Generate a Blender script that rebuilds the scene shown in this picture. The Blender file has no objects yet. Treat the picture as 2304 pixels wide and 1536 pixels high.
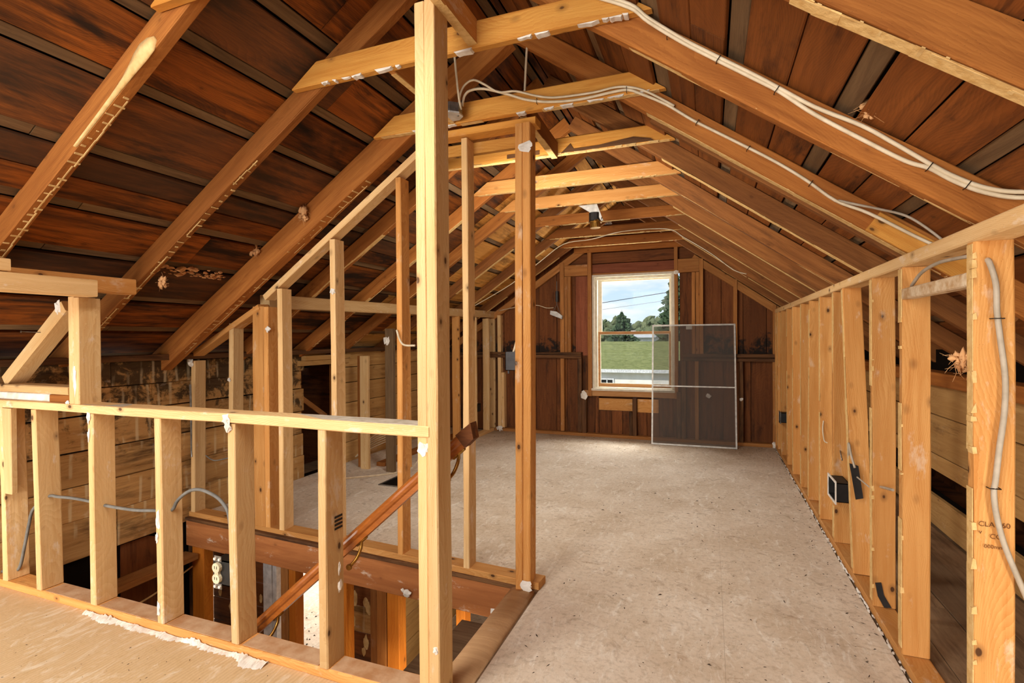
import bpy, bmesh, math, random
from mathutils import Vector, Matrix, noise as mnoise
random.seed(7)
S = bpy.context.scene
COL = S.collection
RND = random.Random(11)

# ------------------------------------------------------------------ camera, sky, sun, added fill lights, exposure
cam_d = bpy.data.cameras.new('camera'); cam = bpy.data.objects.new('camera', cam_d); COL.objects.link(cam)
RX = Vector((0.93388154, 0.35751437, -0.0069811)); UP = Vector((0.00409939, 0.00881762, 0.99995272)); FW = RX.cross(UP) * -1
cam.matrix_world = Matrix(((RX.x, UP.x, -FW.x, 0), (RX.y, UP.y, -FW.y, 0), (RX.z, UP.z, -FW.z, 1.3), (0, 0, 0, 1)))
cam_d.sensor_width = 36; cam_d.lens = 36 * 1165 / 2304; cam_d.clip_start = .03; cam_d.clip_end = 400
S.camera = cam
S.view_settings.view_transform = 'Standard'; S.view_settings.look = 'None'
S.view_settings.exposure = 0.2; S.view_settings.gamma = 1; S.view_settings.use_curve_mapping = False

W = bpy.data.worlds.new('sky'); S.world = W; W.use_nodes = True
n = W.node_tree.nodes; l = W.node_tree.links; n.clear()
out = n.new('ShaderNodeOutputWorld'); bg = n.new('ShaderNodeBackground')
tc = n.new('ShaderNodeTexCoord'); sx = n.new('ShaderNodeSeparateXYZ'); l.new(tc.outputs['Generated'], sx.inputs[0])
rp = n.new('ShaderNodeValToRGB'); l.new(sx.outputs['Z'], rp.inputs[0])
e = rp.color_ramp.elements; e[0].position = 0.0; e[0].color = (.80, .88, .95, 1); e[1].position = .45; e[1].color = (.26, .47, .82, 1)
k = rp.color_ramp.elements.new(.07); k.color = (.62, .78, .95, 1)
mp = n.new('ShaderNodeMapping'); mp.inputs['Scale'].default_value = (6, 6, 22); l.new(tc.outputs['Generated'], mp.inputs[0])
nz = n.new('ShaderNodeTexNoise'); nz.inputs['Scale'].default_value = 1.3; nz.inputs['Detail'].default_value = 6; l.new(mp.outputs[0], nz.inputs[0])
cr = n.new('ShaderNodeValToRGB'); l.new(nz.outputs[0], cr.inputs[0])
cr.color_ramp.elements[0].position = .46; cr.color_ramp.elements[1].position = .62
mx = n.new('ShaderNodeMix'); mx.data_type = 'RGBA'; l.new(cr.outputs[0], mx.inputs[0]); l.new(rp.outputs[0], mx.inputs[6]); mx.inputs[7].default_value = (.93, .94, .96, 1)
l.new(mx.outputs[2], bg.inputs[0]); bg.inputs[1].default_value = 1.0; l.new(bg.outputs[0], out.inputs[0])

sd = bpy.data.lights.new('sun', 'SUN'); sd.energy = 3.6; sd.angle = .01; sd.color = (1, .95, .86)
so = bpy.data.objects.new('sun', sd); COL.objects.link(so); so.rotation_euler = (math.radians(48), 0, math.radians(-35))

def area(name, loc, direction, sx_, sy_, power, color=(1, 1, 1)):
    d = bpy.data.lights.new(name, 'AREA'); d.shape = 'RECTANGLE'; d.size = sx_; d.size_y = sy_; d.energy = power; d.color = color
    o = bpy.data.objects.new(name, d); COL.objects.link(o); o.location = loc
    o.rotation_euler = Vector(direction).to_track_quat('-Z', 'Y').to_euler(); return o
area('near_gable_fill', (-2.2, -2.5, 1.5), (.22, 1, .04), 2.8, 1.8, 172, (1, .985, .96))  # unseen main light behind the camera, added as if from a near window
area('front_bay_fill', (-1.45, .0, 2.45), (.12, .15, -1), .9, 2.8, 74, (1, .955, .88))  # added overhead fill out of frame, brightens the floor
area('stair_landing_fill', (-3.5, 4.1, -.23), (0, -.1, -1), 2.6, 1.6, 58, (1, .96, .90))  # unseen fill under the slab, added to brighten the level below
area('stairwell_fill', (-1.02, 2.12, -.62), (-1, .25, -.1), .6, .5, 18, (1, .9, .74))  # added fill with its back to the camera, lifts the stairwell
area('far_window_upper_fill', (-.92, 7.6, 2.75), (0, -1, -.8), 1.8, 1.2, 240, (1, .98, .95))  # unseen area light outside above the window, added to strengthen its daylight
area('far_window_low_fill', (-.92, 7.75, -.3), (-.25, -1, .72), 2.2, 1.2, 300, (1, .95, .84))  # unseen area light below the sill, added to lift the roof slopes
area('right_eave_fill', (1.22, .75, .6), (0.12, 1, -.02), .3, .7, 12, (1, .94, .84))  # added fill beyond the frame, brightens the right attic planks
area('left_eave_fill', (-3.4, .2, .45), (.02, 1, .02), .5, .8, 17, (1, .97, .9))  # added fill beyond the frame, brightens the left planks
area('middle_bay_fill', (-1.15, 2.85, 2.05), (.15, 1, -.4), .7, .4, 29, (1, .93, .82))  # added fill facing away from the camera, lifts the far bays

# ------------------------------------------------------------------ helpers
WM = {}
def s2l(c):
    return tuple(((x / 255) / 12.92 if x <= 10 else ((x / 255 + .055) / 1.055) ** 2.4) for x in c) + (1,)
def link(name, me, mat=None, parent=None, M=None):
    o = bpy.data.objects.new(name, me); COL.objects.link(o)
    if mat and me is not None and not me.materials: me.materials.append(mat)
    M = M or Matrix.Identity(4)
    WM[o] = M
    if parent is not None:
        o.parent = parent; o.matrix_parent_inverse = WM[parent].inverted()
    o.matrix_basis = M
    return o
def thing(name, label, cat, loc=(0, 0, 0), group=None):
    o = link(name, None, None, None, Matrix.Translation(loc)); o.empty_display_size = .1
    return tag(o, label, cat, group)
def tag(o, label, cat=None, group=None, kind=None):
    o['label'] = label
    if cat: o['category'] = cat
    if group: o['group'] = group
    if kind: o['kind'] = kind
    return o
def mesh(name, verts, faces, smooth=False):
    me = bpy.data.meshes.new(name); me.from_pydata([tuple(v) for v in verts], [], faces); me.update()
    if smooth:
        for p in me.polygons: p.use_smooth = True
    return me
def lumps(parent, items, name='plaster_remnant', mat=None):
    for c, r_, fl in items:
        m_ = MB(); m_.blob(c, r_, c[0] * 7.3 + c[2] * 9.1, fl, 2, .95); m_.build(name, mat or M_white, parent)
class MB:
    def __init__(s): s.v = []; s.f = []
    def add(s, v, f):
        b = len(s.v); s.v += [tuple(x) for x in v]; s.f += [tuple(i + b for i in q) for q in f]
    def box(s, a, b):
        x0, y0, z0 = a; x1, y1, z1 = b
        s.add([(x0, y0, z0), (x1, y0, z0), (x1, y1, z0), (x0, y1, z0), (x0, y0, z1), (x1, y0, z1), (x1, y1, z1), (x0, y1, z1)],
              [(0, 3, 2, 1), (4, 5, 6, 7), (0, 1, 5, 4), (1, 2, 6, 5), (2, 3, 7, 6), (3, 0, 4, 7)])
    def prism(s, poly, axis, a, b):   # poly: 2D points, extruded along axis
        m = len(poly)
        def P(p, t): return {'y': (p[0], t, p[1]), 'x': (t, p[0], p[1]), 'z': (p[0], p[1], t)}[axis]
        v = [P(p, a) for p in poly] + [P(p, b) for p in poly]
        s.add(v, [tuple(range(m)), tuple(range(2 * m - 1, m - 1, -1))] + [(i, i + m, (i + 1) % m + m, (i + 1) % m) for i in range(m)])
    def tube(s, pts, r, seg=6, taper=None):
        pts = [Vector(p) for p in pts]; rings = []
        up = Vector((.31, .2, .93)).normalized()
        for i, p in enumerate(pts):
            t = (pts[min(i + 1, len(pts) - 1)] - pts[max(i - 1, 0)]).normalized()
            a = t.cross(up)
            if a.length < .05: a = t.cross(Vector((1, 0, 0)))
            a.normalize(); b = t.cross(a)
            rr = r if taper is None else r + (taper - r) * i / (len(pts) - 1)
            rings.append([p + (a * math.cos(2 * math.pi * j / seg) + b * math.sin(2 * math.pi * j / seg)) * rr for j in range(seg)])
        v = [q for R_ in rings for q in R_]; f = []
        for i in range(len(pts) - 1):
            for j in range(seg):
                f.append((i * seg + j, i * seg + (j + 1) % seg, (i + 1) * seg + (j + 1) % seg, (i + 1) * seg + j))
        f.append(tuple(range(seg - 1, -1, -1))); f.append(tuple(range((len(pts) - 1) * seg, len(pts) * seg)))
        s.add(v, f)
    def blob(s, c, r, seed=0, flat=(1, 1, 1), sub=1, amp=.45):
        bm = bmesh.new(); bmesh.ops.create_icosphere(bm, subdivisions=sub, radius=1)
        for v in bm.verts:
            k_ = 1 + amp * mnoise.noise(v.co * 1.7 + Vector((seed * 3.1, seed * 1.7, 0)))
            v.co = Vector((v.co.x * r * flat[0], v.co.y * r * flat[1], v.co.z * r * flat[2])) * k_ + Vector(c)
        bm.verts.index_update()
        s.add([v.co[:] for v in bm.verts], [tuple(v.index for v in f.verts) for f in bm.faces]); bm.free()
    def build(s, name, mat, parent=None, smooth=False, fix=True):
        me = mesh(name, s.v, s.f, smooth)
        if fix:
            bm = bmesh.new(); bm.from_mesh(me); bmesh.ops.recalc_face_normals(bm, faces=bm.faces); bm.to_mesh(me); bm.free()
        return link(name, me, mat, parent)
def catmull(pts, sub=5):
    pts = [Vector(p) for p in pts]; o = []
    for i in range(len(pts) - 1):
        p0 = pts[max(i - 1, 0)]; p1 = pts[i]; p2 = pts[i + 1]; p3 = pts[min(i + 2, len(pts) - 1)]
        for k_ in range(sub):
            t = k_ / sub
            o.append(.5 * ((2 * p1) + (p2 - p0) * t + (2 * p0 - 5 * p1 + 4 * p2 - p3) * t * t + (3 * p1 - p0 - 3 * p2 + p3) * t ** 3))
    return o + [pts[-1]]
def lumber(name, p0, p1, w, t, mat, parent=None, side=(0, 0, 1), cut0=0, cut1=0, rough=.0016, bow=None):
    """sawn piece from p0 to p1 (centre line): width w along 'side', thickness t across; cut = slant of an end (dx per dy)"""
    p0 = Vector(p0); p1 = Vector(p1); X = (p1 - p0); L = X.length; X.normalize()
    Yv = Vector(side); Yv = (Yv - X * Yv.dot(X)).normalized(); Zv = X.cross(Yv)
    c = (p0 + p1) / 2
    M = Matrix(((X.x, Yv.x, Zv.x, c.x), (X.y, Yv.y, Zv.y, c.y), (X.z, Yv.z, Zv.z, c.z), (0, 0, 0, 1)))
    nseg = max(1, min(9, int(L / .33))); b = min(.004, t * .12, w * .12)
    hw, ht = w / 2, t / 2
    sec = [(-hw + b, -ht), (hw - b, -ht), (hw, -ht + b), (hw, ht - b), (hw - b, ht), (-hw + b, ht), (-hw, ht - b), (-hw, -ht + b)]
    v = []; f = []
    bw = RND.uniform(-.0035, .0035) if bow is None else bow
    for i in range(nseg + 1):
        x = -L / 2 + L * i / nseg; q = 1 - (2 * i / nseg - 1) ** 2
        for (y, z) in sec:
            xx = x + (cut0 * y if i == 0 else 0) + (cut1 * y if i == nseg else 0)
            j = rough if 0 < i < nseg else rough * .4
            v.append((xx, y + RND.uniform(-j, j) + bw * q, z + RND.uniform(-j, j) + bw * .5 * q))
    for i in range(nseg):
        for j in range(8):
            f.append((i * 8 + j, i * 8 + (j + 1) % 8, (i + 1) * 8 + (j + 1) % 8, (i + 1) * 8 + j))
    f.append(tuple(range(7, -1, -1))); f.append(tuple(nseg * 8 + j for j in range(8)))
    return link(name, mesh(name, v, f), mat, parent, M)
def upright(name, x0, x1, y0, y1, z0, z1, mat, parent=None, dx=0, dy=0):
    return lumber(name, ((x0 + x1) / 2, (y0 + y1) / 2, z0), ((x0 + x1) / 2 + dx, (y0 + y1) / 2 + dy, z1), x1 - x0, y1 - y0, mat, parent, side=(1, 0, 0))
def alongx(name, x0, x1, y0, y1, z0, z1, mat, parent=None, dz=0, **kw):
    return lumber(name, (x0, (y0 + y1) / 2, (z0 + z1) / 2), (x1, (y0 + y1) / 2, (z0 + z1) / 2 + dz), z1 - z0, y1 - y0, mat, parent, side=(0, 0, 1), **kw)
def alongy(name, x0, x1, y0, y1, z0, z1, mat, parent=None, dz=0, dx=0, **kw):
    return lumber(name, ((x0 + x1) / 2, y0, (z0 + z1) / 2), ((x0 + x1) / 2 + dx, y1, (z0 + z1) / 2 + dz), z1 - z0, x1 - x0, mat, parent, side=(0, 0, 1), **kw)

# ------------------------------------------------------------------ materials
class NT:
    def __init__(s, name):
        s.m = bpy.data.materials.new(name); s.m.use_nodes = True; s.t = s.m.node_tree; s.t.nodes.clear()
        s.out = s.n('ShaderNodeOutputMaterial'); s.b = s.n('ShaderNodeBsdfPrincipled'); s.l(s.b.outputs[0], s.out.inputs[0])
    def n(s, k_, **kw):
        q = s.t.nodes.new(k_)
        for a, b in kw.items(): setattr(q, a, b)
        return q
    def l(s, a, b): s.t.links.new(a, b)
    def noise(s, vec, scale, detail=3, rough=.55, dist=0):
        q = s.n('ShaderNodeTexNoise'); s.l(vec, q.inputs['Vector'])
        q.inputs['Scale'].default_value = scale; q.inputs['Detail'].default_value = detail; q.inputs['Roughness'].default_value = rough; q.inputs['Distortion'].default_value = dist
        return q.outputs[0]
    def ramp(s, fac, a, b, ca=(0, 0, 0, 1), cb=(1, 1, 1, 1)):
        q = s.n('ShaderNodeValToRGB'); s.l(fac, q.inputs[0]); e_ = q.color_ramp.elements
        e_[0].position = a; e_[1].position = b; e_[0].color = ca; e_[1].color = cb; return q.outputs[0]
    def mix(s, fac, a, b, blend='MIX'):
        q = s.n('ShaderNodeMix', data_type='RGBA', blend_type=blend)
        for v_, i in ((fac, 0), (a, 6), (b, 7)):
            if isinstance(v_, (int, float)): q.inputs[i].default_value = v_
            elif isinstance(v_, tuple): q.inputs[i].default_value = v_
            else: s.l(v_, q.inputs[i])
        return q.outputs[2]
    def math(s, op, a, b=0.0):
        q = s.n('ShaderNodeMath', operation=op)
        for v_, i in ((a, 0), (b, 1)):
            if isinstance(v_, (int, float)): q.inputs[i].default_value = v_
            else: s.l(v_, q.inputs[i])
        return q.outputs[0]
    def mapv(s, vec, scale, loc=(0, 0, 0)):
        q = s.n('ShaderNodeMapping'); s.l(vec, q.inputs[0]); q.inputs['Scale'].default_value = scale; q.inputs['Location'].default_value = loc; return q.outputs[0]
    def bump(s, h, st, d=.01):
        q = s.n('ShaderNodeBump'); q.inputs['Strength'].default_value = st; q.inputs['Distance'].default_value = d; s.l(h, q.inputs['Height']); s.l(q.outputs[0], s.b.inputs['Normal'])
def objvec(s):
    tc_ = s.n('ShaderNodeTexCoord'); oi = s.n('ShaderNodeObjectInfo')
    r3 = s.n('ShaderNodeCombineXYZ')
    s.l(s.math('MULTIPLY', oi.outputs['Random'], 37.3), r3.inputs[0]); s.l(s.math('MULTIPLY', oi.outputs['Random'], 91.7), r3.inputs[1]); s.l(s.math('MULTIPLY', oi.outputs['Random'], 53.9), r3.inputs[2])
    va = s.n('ShaderNodeVectorMath', operation='ADD'); s.l(tc_.outputs['Object'], va.inputs[0]); s.l(r3.outputs[0], va.inputs[1])
    return tc_.outputs['Object'], va.outputs[0], oi.outputs['Random']
def wood(name, c1, c2, knot=.5, kc=(84, 46, 22), stain=None, white=0., drips=0., mould=None, grey=0., rough=.75, ring=.5, var=.16, bump=.25, spec=.2, speck=.5):
    s = NT(name); raw, v, rnd = objvec(s); ring = ring * .62
    c1 = s2l(c1); c2 = s2l(c2)
    # wandering centre of growth rings -> flat-sawn figure
    low = s.noise(s.mapv(v, (1.1, 3, 3)), 1.0, 2)
    g = s.mapv(v, (2.2, 30, 30)); fine = s.noise(g, 1.0, 8, .68, .5)
    off = s.n('ShaderNodeCombineXYZ'); s.l(s.math('ADD', s.math('MULTIPLY', low, .34), s.math('MULTIPLY', rnd, .13)), off.inputs[1]); off.inputs[2].default_value = .06
    rv = s.n('ShaderNodeVectorMath', operation='ADD'); s.l(raw, rv.inputs[0]); s.l(off.outputs[0], rv.inputs[1])
    wv = s.n('ShaderNodeTexWave', wave_type='RINGS', rings_direction='X', wave_profile='SAW'); s.l(rv.outputs[0], wv.inputs[0])
    wv.inputs['Scale'].default_value = 40; wv.inputs['Distortion'].default_value = 2.2; wv.inputs['Detail'].default_value = 2; wv.inputs['Detail Scale'].default_value = 1.5
    f = s.math('ADD', s.math('MULTIPLY', fine, 1 - ring * .55), s.math('MULTIPLY', wv.outputs[0], ring * .45))
    col = s.mix(s.ramp(f, .33, .66), c1, c2)
    # broad tonal drift along the piece
    col = s.mix(s.math('MULTIPLY', s.ramp(s.noise(s.mapv(v, (.9, 5, 5)), 1.0, 3), .42, .7), .55), col, c2)
    if knot:
        vo = s.n('ShaderNodeTexVoronoi'); s.l(s.mapv(v, (6.5, 10.5, 10.5)), vo.inputs[0]); vo.inputs['Scale'].default_value = 1; vo.inputs['Randomness'].default_value = 1
        cs = s.n('ShaderNodeSeparateColor'); s.l(vo.outputs['Color'], cs.inputs[0])
        kd = s.math('ADD', s.math('ADD', vo.outputs['Distance'], s.math('MULTIPLY', fine, .1)), s.math('MULTIPLY', s.math('GREATER_THAN', cs.outputs[0], .68), 1.0))
        col = s.mix(s.math('MULTIPLY', s.ramp(kd, .15, .26, (1, 1, 1, 1), (0, 0, 0, 1)), .45 * knot), col, s2l(kc))
        col = s.mix(s.math('MULTIPLY', s.ramp(kd, .12, .145, (1, 1, 1, 1), (0, 0, 0, 1)), knot), col, s2l(tuple(x * .75 for x in kc)))
    if speck:
        vs = s.n('ShaderNodeTexVoronoi'); s.l(s.mapv(v, (15, 24, 24)), vs.inputs[0])
        col = s.mix(s.math('MULTIPLY', s.ramp(vs.outputs['Distance'], .055, .10, (1, 1, 1, 1), (0, 0, 0, 1)), speck), col, s2l((74, 46, 26)))
    if stain:
        sc, amt, lo = stain
        st = s.ramp(s.math('ADD', s.math('MULTIPLY', s.noise(s.mapv(v, (1.6, 6, 6)), 1.0, 5, .65, .5), .75), s.math('MULTIPLY', fine, .25)), lo, lo + .16)
        col = s.mix(s.math('MULTIPLY', st, amt), col, s2l(sc))
    if mould:
        z0_, z1_, amt_ = mould; gp = s.n('ShaderNodeNewGeometry'); sz = s.n('ShaderNodeSeparateXYZ'); s.l(gp.outputs['Position'], sz.inputs[0])
        mr = s.n('ShaderNodeMapRange'); s.l(sz.outputs['Z'], mr.inputs['Value']); mr.inputs['From Min'].default_value = z0_; mr.inputs['From Max'].default_value = z1_
        mn = s.noise(gp.outputs['Position'], 7.5, 6, .72, .4)
        col = s.mix(s.math('MULTIPLY', s.ramp(s.math('ADD', s.math('MULTIPLY', mr.outputs[0], .36), mn), .72, .82), amt_), col, s2l((30, 24, 19)))
    if white:
        ws = s.ramp(s.noise(s.mapv(v, (5, 12, 12)), 1.0, 5, .7), .60, .70)
        col = s.mix(s.math('MULTIPLY', ws, white), col, s2l((228, 214, 194)))
    if drips:
        sp = s.n('ShaderNodeSeparateXYZ'); s.l(raw, sp.inputs[0])
        cell = s.math('FRACT', s.math('ADD', s.math('DIVIDE', sp.outputs['X'], .083), s.math('MULTIPLY', s.noise(s.mapv(v, (3, 1.5, 1.5)), 1, 2), .9)))
        on_ = s.ramp(s.math('ABSOLUTE', s.math('SUBTRACT', cell, .5)), .06, .15, (1, 1, 1, 1), (0, 0, 0, 1))
        on_ = s.math('MULTIPLY', on_, s.ramp(s.noise(s.mapv(v, (11, 5, 5)), 1, 2), .48, .60))
        col = s.mix(s.math('MULTIPLY', on_, drips), col, s2l((216, 196, 156)))
    if grey: col = s.mix(s.math('MULTIPLY', s.ramp(s.math('FRACT', s.math('MULTIPLY', rnd, 7.3)), .74, .93), grey), col, s2l((74, 54, 38)))
    hs = s.n('ShaderNodeHueSaturation'); s.l(col, hs.inputs['Color'])
    s.l(s.math('ADD', s.math('MULTIPLY', rnd, var * 2), 1 - var), hs.inputs['Value'])
    s.l(hs.outputs[0], s.b.inputs['Base Color']); s.b.inputs['Roughness'].default_value = rough; s.b.inputs['Specular IOR Level'].default_value = spec
    if bump: s.bump(fine, bump * 1.5, .005)
    return s.m
def plain(name, c, rough=.6, metal=0., nz=0., spec=.3, c2=None, sc=20):
    s = NT(name); s.b.inputs['Roughness'].default_value = rough; s.b.inputs['Metallic'].default_value = metal; s.b.inputs['Specular IOR Level'].default_value = spec
    tc_ = s.n('ShaderNodeTexCoord')
    f = s.noise(tc_.outputs['Object'], sc, 4)
    c2 = c2 or tuple(x * .82 for x in c)
    s.l(s.mix(s.ramp(f, .35, .68), s2l(c), s2l(c2)), s.b.inputs['Base Color'])
    if nz: s.bump(f, nz, .01)
    return s.m
M_stud = wood('fresh_stud_wood', (224, 190, 138), (204, 160, 104), knot=.85, white=.6, ring=.6)
M_orange = wood('amber_stud_wood', (216, 160, 94), (190, 126, 62), knot=.9, white=.35, ring=.6)
M_collar = wood('golden_collar_wood', (216, 160, 78), (188, 122, 48), knot=.8, white=.08, ring=.5)
M_raft = wood('old_rafter_wood', (176, 112, 52), (132, 76, 30), knot=.3, stain=((70, 42, 22), .5, .60), ring=.35)
M_raft2 = wood('sooty_rafter_wood', (152, 98, 50), (108, 64, 30), knot=.3, stain=((58, 40, 26), .7, .55), ring=.3)
M_roofL = wood('stained_roof_board', (152, 84, 27), (92, 48, 15), knot=.35, kc=(40, 22, 10), stain=((30, 20, 13), .94, .45), grey=.6, ring=.45, var=.34)
M_roofR = wood('rust_brown_roof_board', (136, 78, 31), (98, 54, 20), knot=.3, kc=(44, 22, 10), stain=((34, 20, 12), .85, .53), ring=.4, var=.2)
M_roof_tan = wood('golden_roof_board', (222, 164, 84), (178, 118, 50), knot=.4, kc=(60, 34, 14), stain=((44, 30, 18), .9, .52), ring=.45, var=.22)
M_grey = wood('weathered_grey_strip', (136, 108, 76), (98, 74, 50), knot=.2, stain=((46, 34, 26), .6, .56), ring=.2)
M_plank = wood('mouldy_wall_plank', (208, 164, 104), (166, 120, 68), knot=.3, stain=((40, 31, 23), .9, .515), white=.3, drips=.55, mould=(.25, 1.15, .85), ring=.4)
M_plank_tan = wood('tan_wall_plank', (216, 174, 112), (182, 136, 78), knot=.3, stain=((96, 66, 40), .7, .55), white=.15, ring=.4)
M_gable = wood('dark_gable_board', (128, 76, 38), (94, 52, 24), knot=.4, stain=((32, 22, 16), .88, .51), ring=.35, var=.22)
M_gable_up = wood('gable_board_mouldy_foot', (128, 76, 38), (94, 52, 24), knot=.4, stain=((32, 22, 16), .7, .56), mould=(1.55, 1.1, .95), ring=.35, var=.22)
M_gable_red = wood('reddish_gable_board', (150, 88, 60), (118, 64, 40), knot=.3, stain=((60, 36, 26), .5, .6), ring=.3)
M_gstud = wood('gable_stud_wood', (186, 128, 70), (146, 92, 46), knot=.5, white=.15, ring=.4)
M_burnt = wood('charred_girt_wood', (122, 84, 50), (78, 48, 28), knot=.2, stain=((24, 18, 14), .9, .5), ring=.3)
M_lower = wood('bright_amber_stud', (222, 140, 48), (190, 102, 26), knot=.5, ring=.5)
M_header = wood('scraped_header_wood', (182, 116, 66), (150, 90, 48), knot=.25, white=.6, ring=.3, var=.05)
M_rail = wood('varnished_rail_wood', (178, 104, 42), (142, 76, 26), knot=0, rough=.28, ring=.4, bump=.05, spec=.5, speck=0)
M_attfloor = wood('dark_attic_floor_board', (142, 116, 88), (104, 80, 58), knot=.15, stain=((58, 44, 34), .7, .52), ring=.2)
M_white = plain('white_plaster', (236, 230, 220), .9, nz=.6, c2=(206, 196, 182))
M_lath = plain('lath_mark_plaster', (222, 190, 132), .9, nz=.5, c2=(190, 150, 92))
M_cable = plain('white_cable_sheath', (226, 210, 180), .45, c2=(206, 188, 156))
M_gcable = plain('grey_cable_sheath', (120, 118, 112), .5, c2=(92, 90, 86))
M_pcable = plain('pale_grey_cable_sheath', (186, 172, 152), .5, c2=(164, 150, 130))
M_staple = plain('dark_staple', (52, 40, 30), .5, .4)
M_black = plain('black_box_plastic', (34, 30, 28), .55, c2=(22, 20, 18))
M_tape = plain('black_tape', (38, 34, 32), .7)
M_steel = plain('galvanised_steel', (150, 148, 142), .38, .8, c2=(104, 98, 90))
M_brass = plain('brass', (178, 132, 62), .3, .9)
M_ivory = plain('ivory_plastic', (226, 212, 178), .4)
M_dark = plain('dark_void', (24, 17, 12), .95, spec=.05)
M_tuft = plain('tan_insulation', (220, 170, 118), .95, nz=.3, c2=(186, 132, 84))
M_frame = plain('silver_screen_frame', (206, 202, 194), .4, .2)
M_wwhite = plain('white_window_paint', (214, 204, 184), .5, c2=(198, 186, 162))
M_sash = wood('brown_sash_wood', (196, 148, 98), (162, 112, 66), knot=0, ring=.3, speck=0)
M_casing = plain('white_door_paint', (232, 230, 228), .5)
M_chip = plain('dark_debris', (70, 54, 40), .9, c2=(40, 30, 22))
M_leaf = plain('grey_leaf', (88, 82, 70), .9, c2=(60, 54, 46))

def floor_mat():
    s = NT('adhesive_scarred_plywood'); g = s.n('ShaderNodeNewGeometry'); v = g.outputs['Position']
    a = s.noise(v, 2.2, 6, .62); b = s.noise(s.mapv(v, (9, 3.2, 1)), 1.6, 6, .7, 1.2); c = s.noise(v, 38, 4, .7); d = s.noise(v, .8, 3)
    col = s.mix(s.ramp(a, .36, .64), s2l((224, 208, 188)), s2l((206, 186, 162)))
    col = s.mix(s.math('MULTIPLY', s.ramp(d, .52, .72), .4), col, s2l((176, 148, 112)))
    col = s.mix(s.math('MULTIPLY', s.ramp(b, .55, .66), .6), col, s2l((240, 233, 220)))
    col = s.mix(s.math('MULTIPLY', s.ramp(s.noise(s.mapv(v, (3, 8, 1)), 1.3, 5, .7, 1), .62, .72), .5), col, s2l((150, 112, 72)))
    col = s.mix(s.math('MULTIPLY', s.ramp(c, .48, .72), .45), col, s2l((150, 126, 98)))
    f2 = s.noise(s.mapv(v, (30, 11, 1)), 1.4, 6, .75, .8)
    col = s.mix(s.math('MULTIPLY', s.ramp(f2, .53, .66), .55), col, s2l((228, 218, 202)))
    col = s.mix(s.math('MULTIPLY', s.ramp(s.noise(s.mapv(v, (7, 7, 1)), 1.1, 6, .7, 1.5), .56, .66), .35), col, s2l((128, 98, 68)))
    # front left bay keeps its browner combed adhesive
    sp = s.n('ShaderNodeSeparateXYZ'); s.l(v, sp.inputs[0])
    lf = s.math('MULTIPLY', s.ramp(s.math('MULTIPLY', sp.outputs['X'], -.25), .17, .32), s.math('LESS_THAN', sp.outputs['Y'], 1.66))
    w = s.n('ShaderNodeTexWave', bands_direction='X'); s.l(s.mapv(v, (.72, 1, 1)), w.inputs[0]); w.inputs['Scale'].default_value = 26; w.inputs['Distortion'].default_value = 3.0; w.inputs['Detail Scale'].default_value = .6
    comb = s.mix(s.math('MULTIPLY', w.outputs[0], .35), s2l((206, 172, 122)), s2l((172, 134, 88)))
    comb = s.mix(s.math('MULTIPLY', s.ramp(b, .52, .66), .7), comb, s2l((226, 210, 182)))
    col = s.mix(s.math('MULTIPLY', lf, .8), col, comb)
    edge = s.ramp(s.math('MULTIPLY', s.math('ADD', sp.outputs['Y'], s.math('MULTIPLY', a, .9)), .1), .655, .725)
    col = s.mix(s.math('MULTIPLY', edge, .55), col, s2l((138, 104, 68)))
    vo = s.n('ShaderNodeTexVoronoi'); s.l(s.mapv(v, (24, 24, 1)), vo.inputs[0])
    col = s.mix(s.math('MULTIPLY', s.ramp(vo.outputs['Distance'], .04, .08, (1, 1, 1, 1), (0, 0, 0, 1)), .7), col, s2l((84, 64, 46)))
    s.l(col, s.b.inputs['Base Color']); s.b.inputs['Roughness'].default_value = .85; s.b.inputs['Specular IOR Level'].default_value = .15
    s.bump(s.math('ADD', b, s.math('MULTIPLY', c, .4)), .35, .006); return s.m
M_floor = floor_mat()
def glass_mat(name, tint, gl):
    s = NT(name); t = s.n('ShaderNodeBsdfTransparent'); t.inputs[0].default_value = tint
    g = s.n('ShaderNodeBsdfGlossy'); g.inputs['Roughness'].default_value = .03
    m_ = s.n('ShaderNodeMixShader'); m_.inputs[0].default_value = gl; s.l(t.outputs[0], m_.inputs[1]); s.l(g.outputs[0], m_.inputs[2]); s.l(m_.outputs[0], s.out.inputs[0]); return s.m
M_glass = glass_mat('window_glass', (.97, .985, .98, 1), .0015)
def screen_mat():
    s = NT('insect_mesh'); t = s.n('ShaderNodeBsdfTransparent'); d = s.n('ShaderNodeBsdfDiffuse'); d.inputs[0].default_value = s2l((112, 106, 100))
    m_ = s.n('ShaderNodeMixShader'); m_.inputs[0].default_value = .27; s.l(t.outputs[0], m_.inputs[1]); s.l(d.outputs[0], m_.inputs[2]); s.l(m_.outputs[0], s.out.inputs[0]); return s.m
M_screen = screen_mat()

# ------------------------------------------------------------------ geometry of the attic (metres)
XL, XR = -3.6, 1.42                 # outer walls
KL, KR = -2.836, .702               # knee wall faces
YB = 6.8                            # inside face of the far gable boards
def zL(x): return 3.648 + .66 * x   # underside of the roof boards, left slope
def zR(x): return 2.289 - .72 * x   # right slope
XRIDGE = (2.289 - 3.648) / (.66 + .72); ZRIDGE = zL(XRIDGE)
YN = -2.9                           # near end of the attic, behind the camera

def struct(name, mb, mat, label):
    o = mb.build(name, mat); o['kind'] = 'structure'; o['label'] = label; return o

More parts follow.
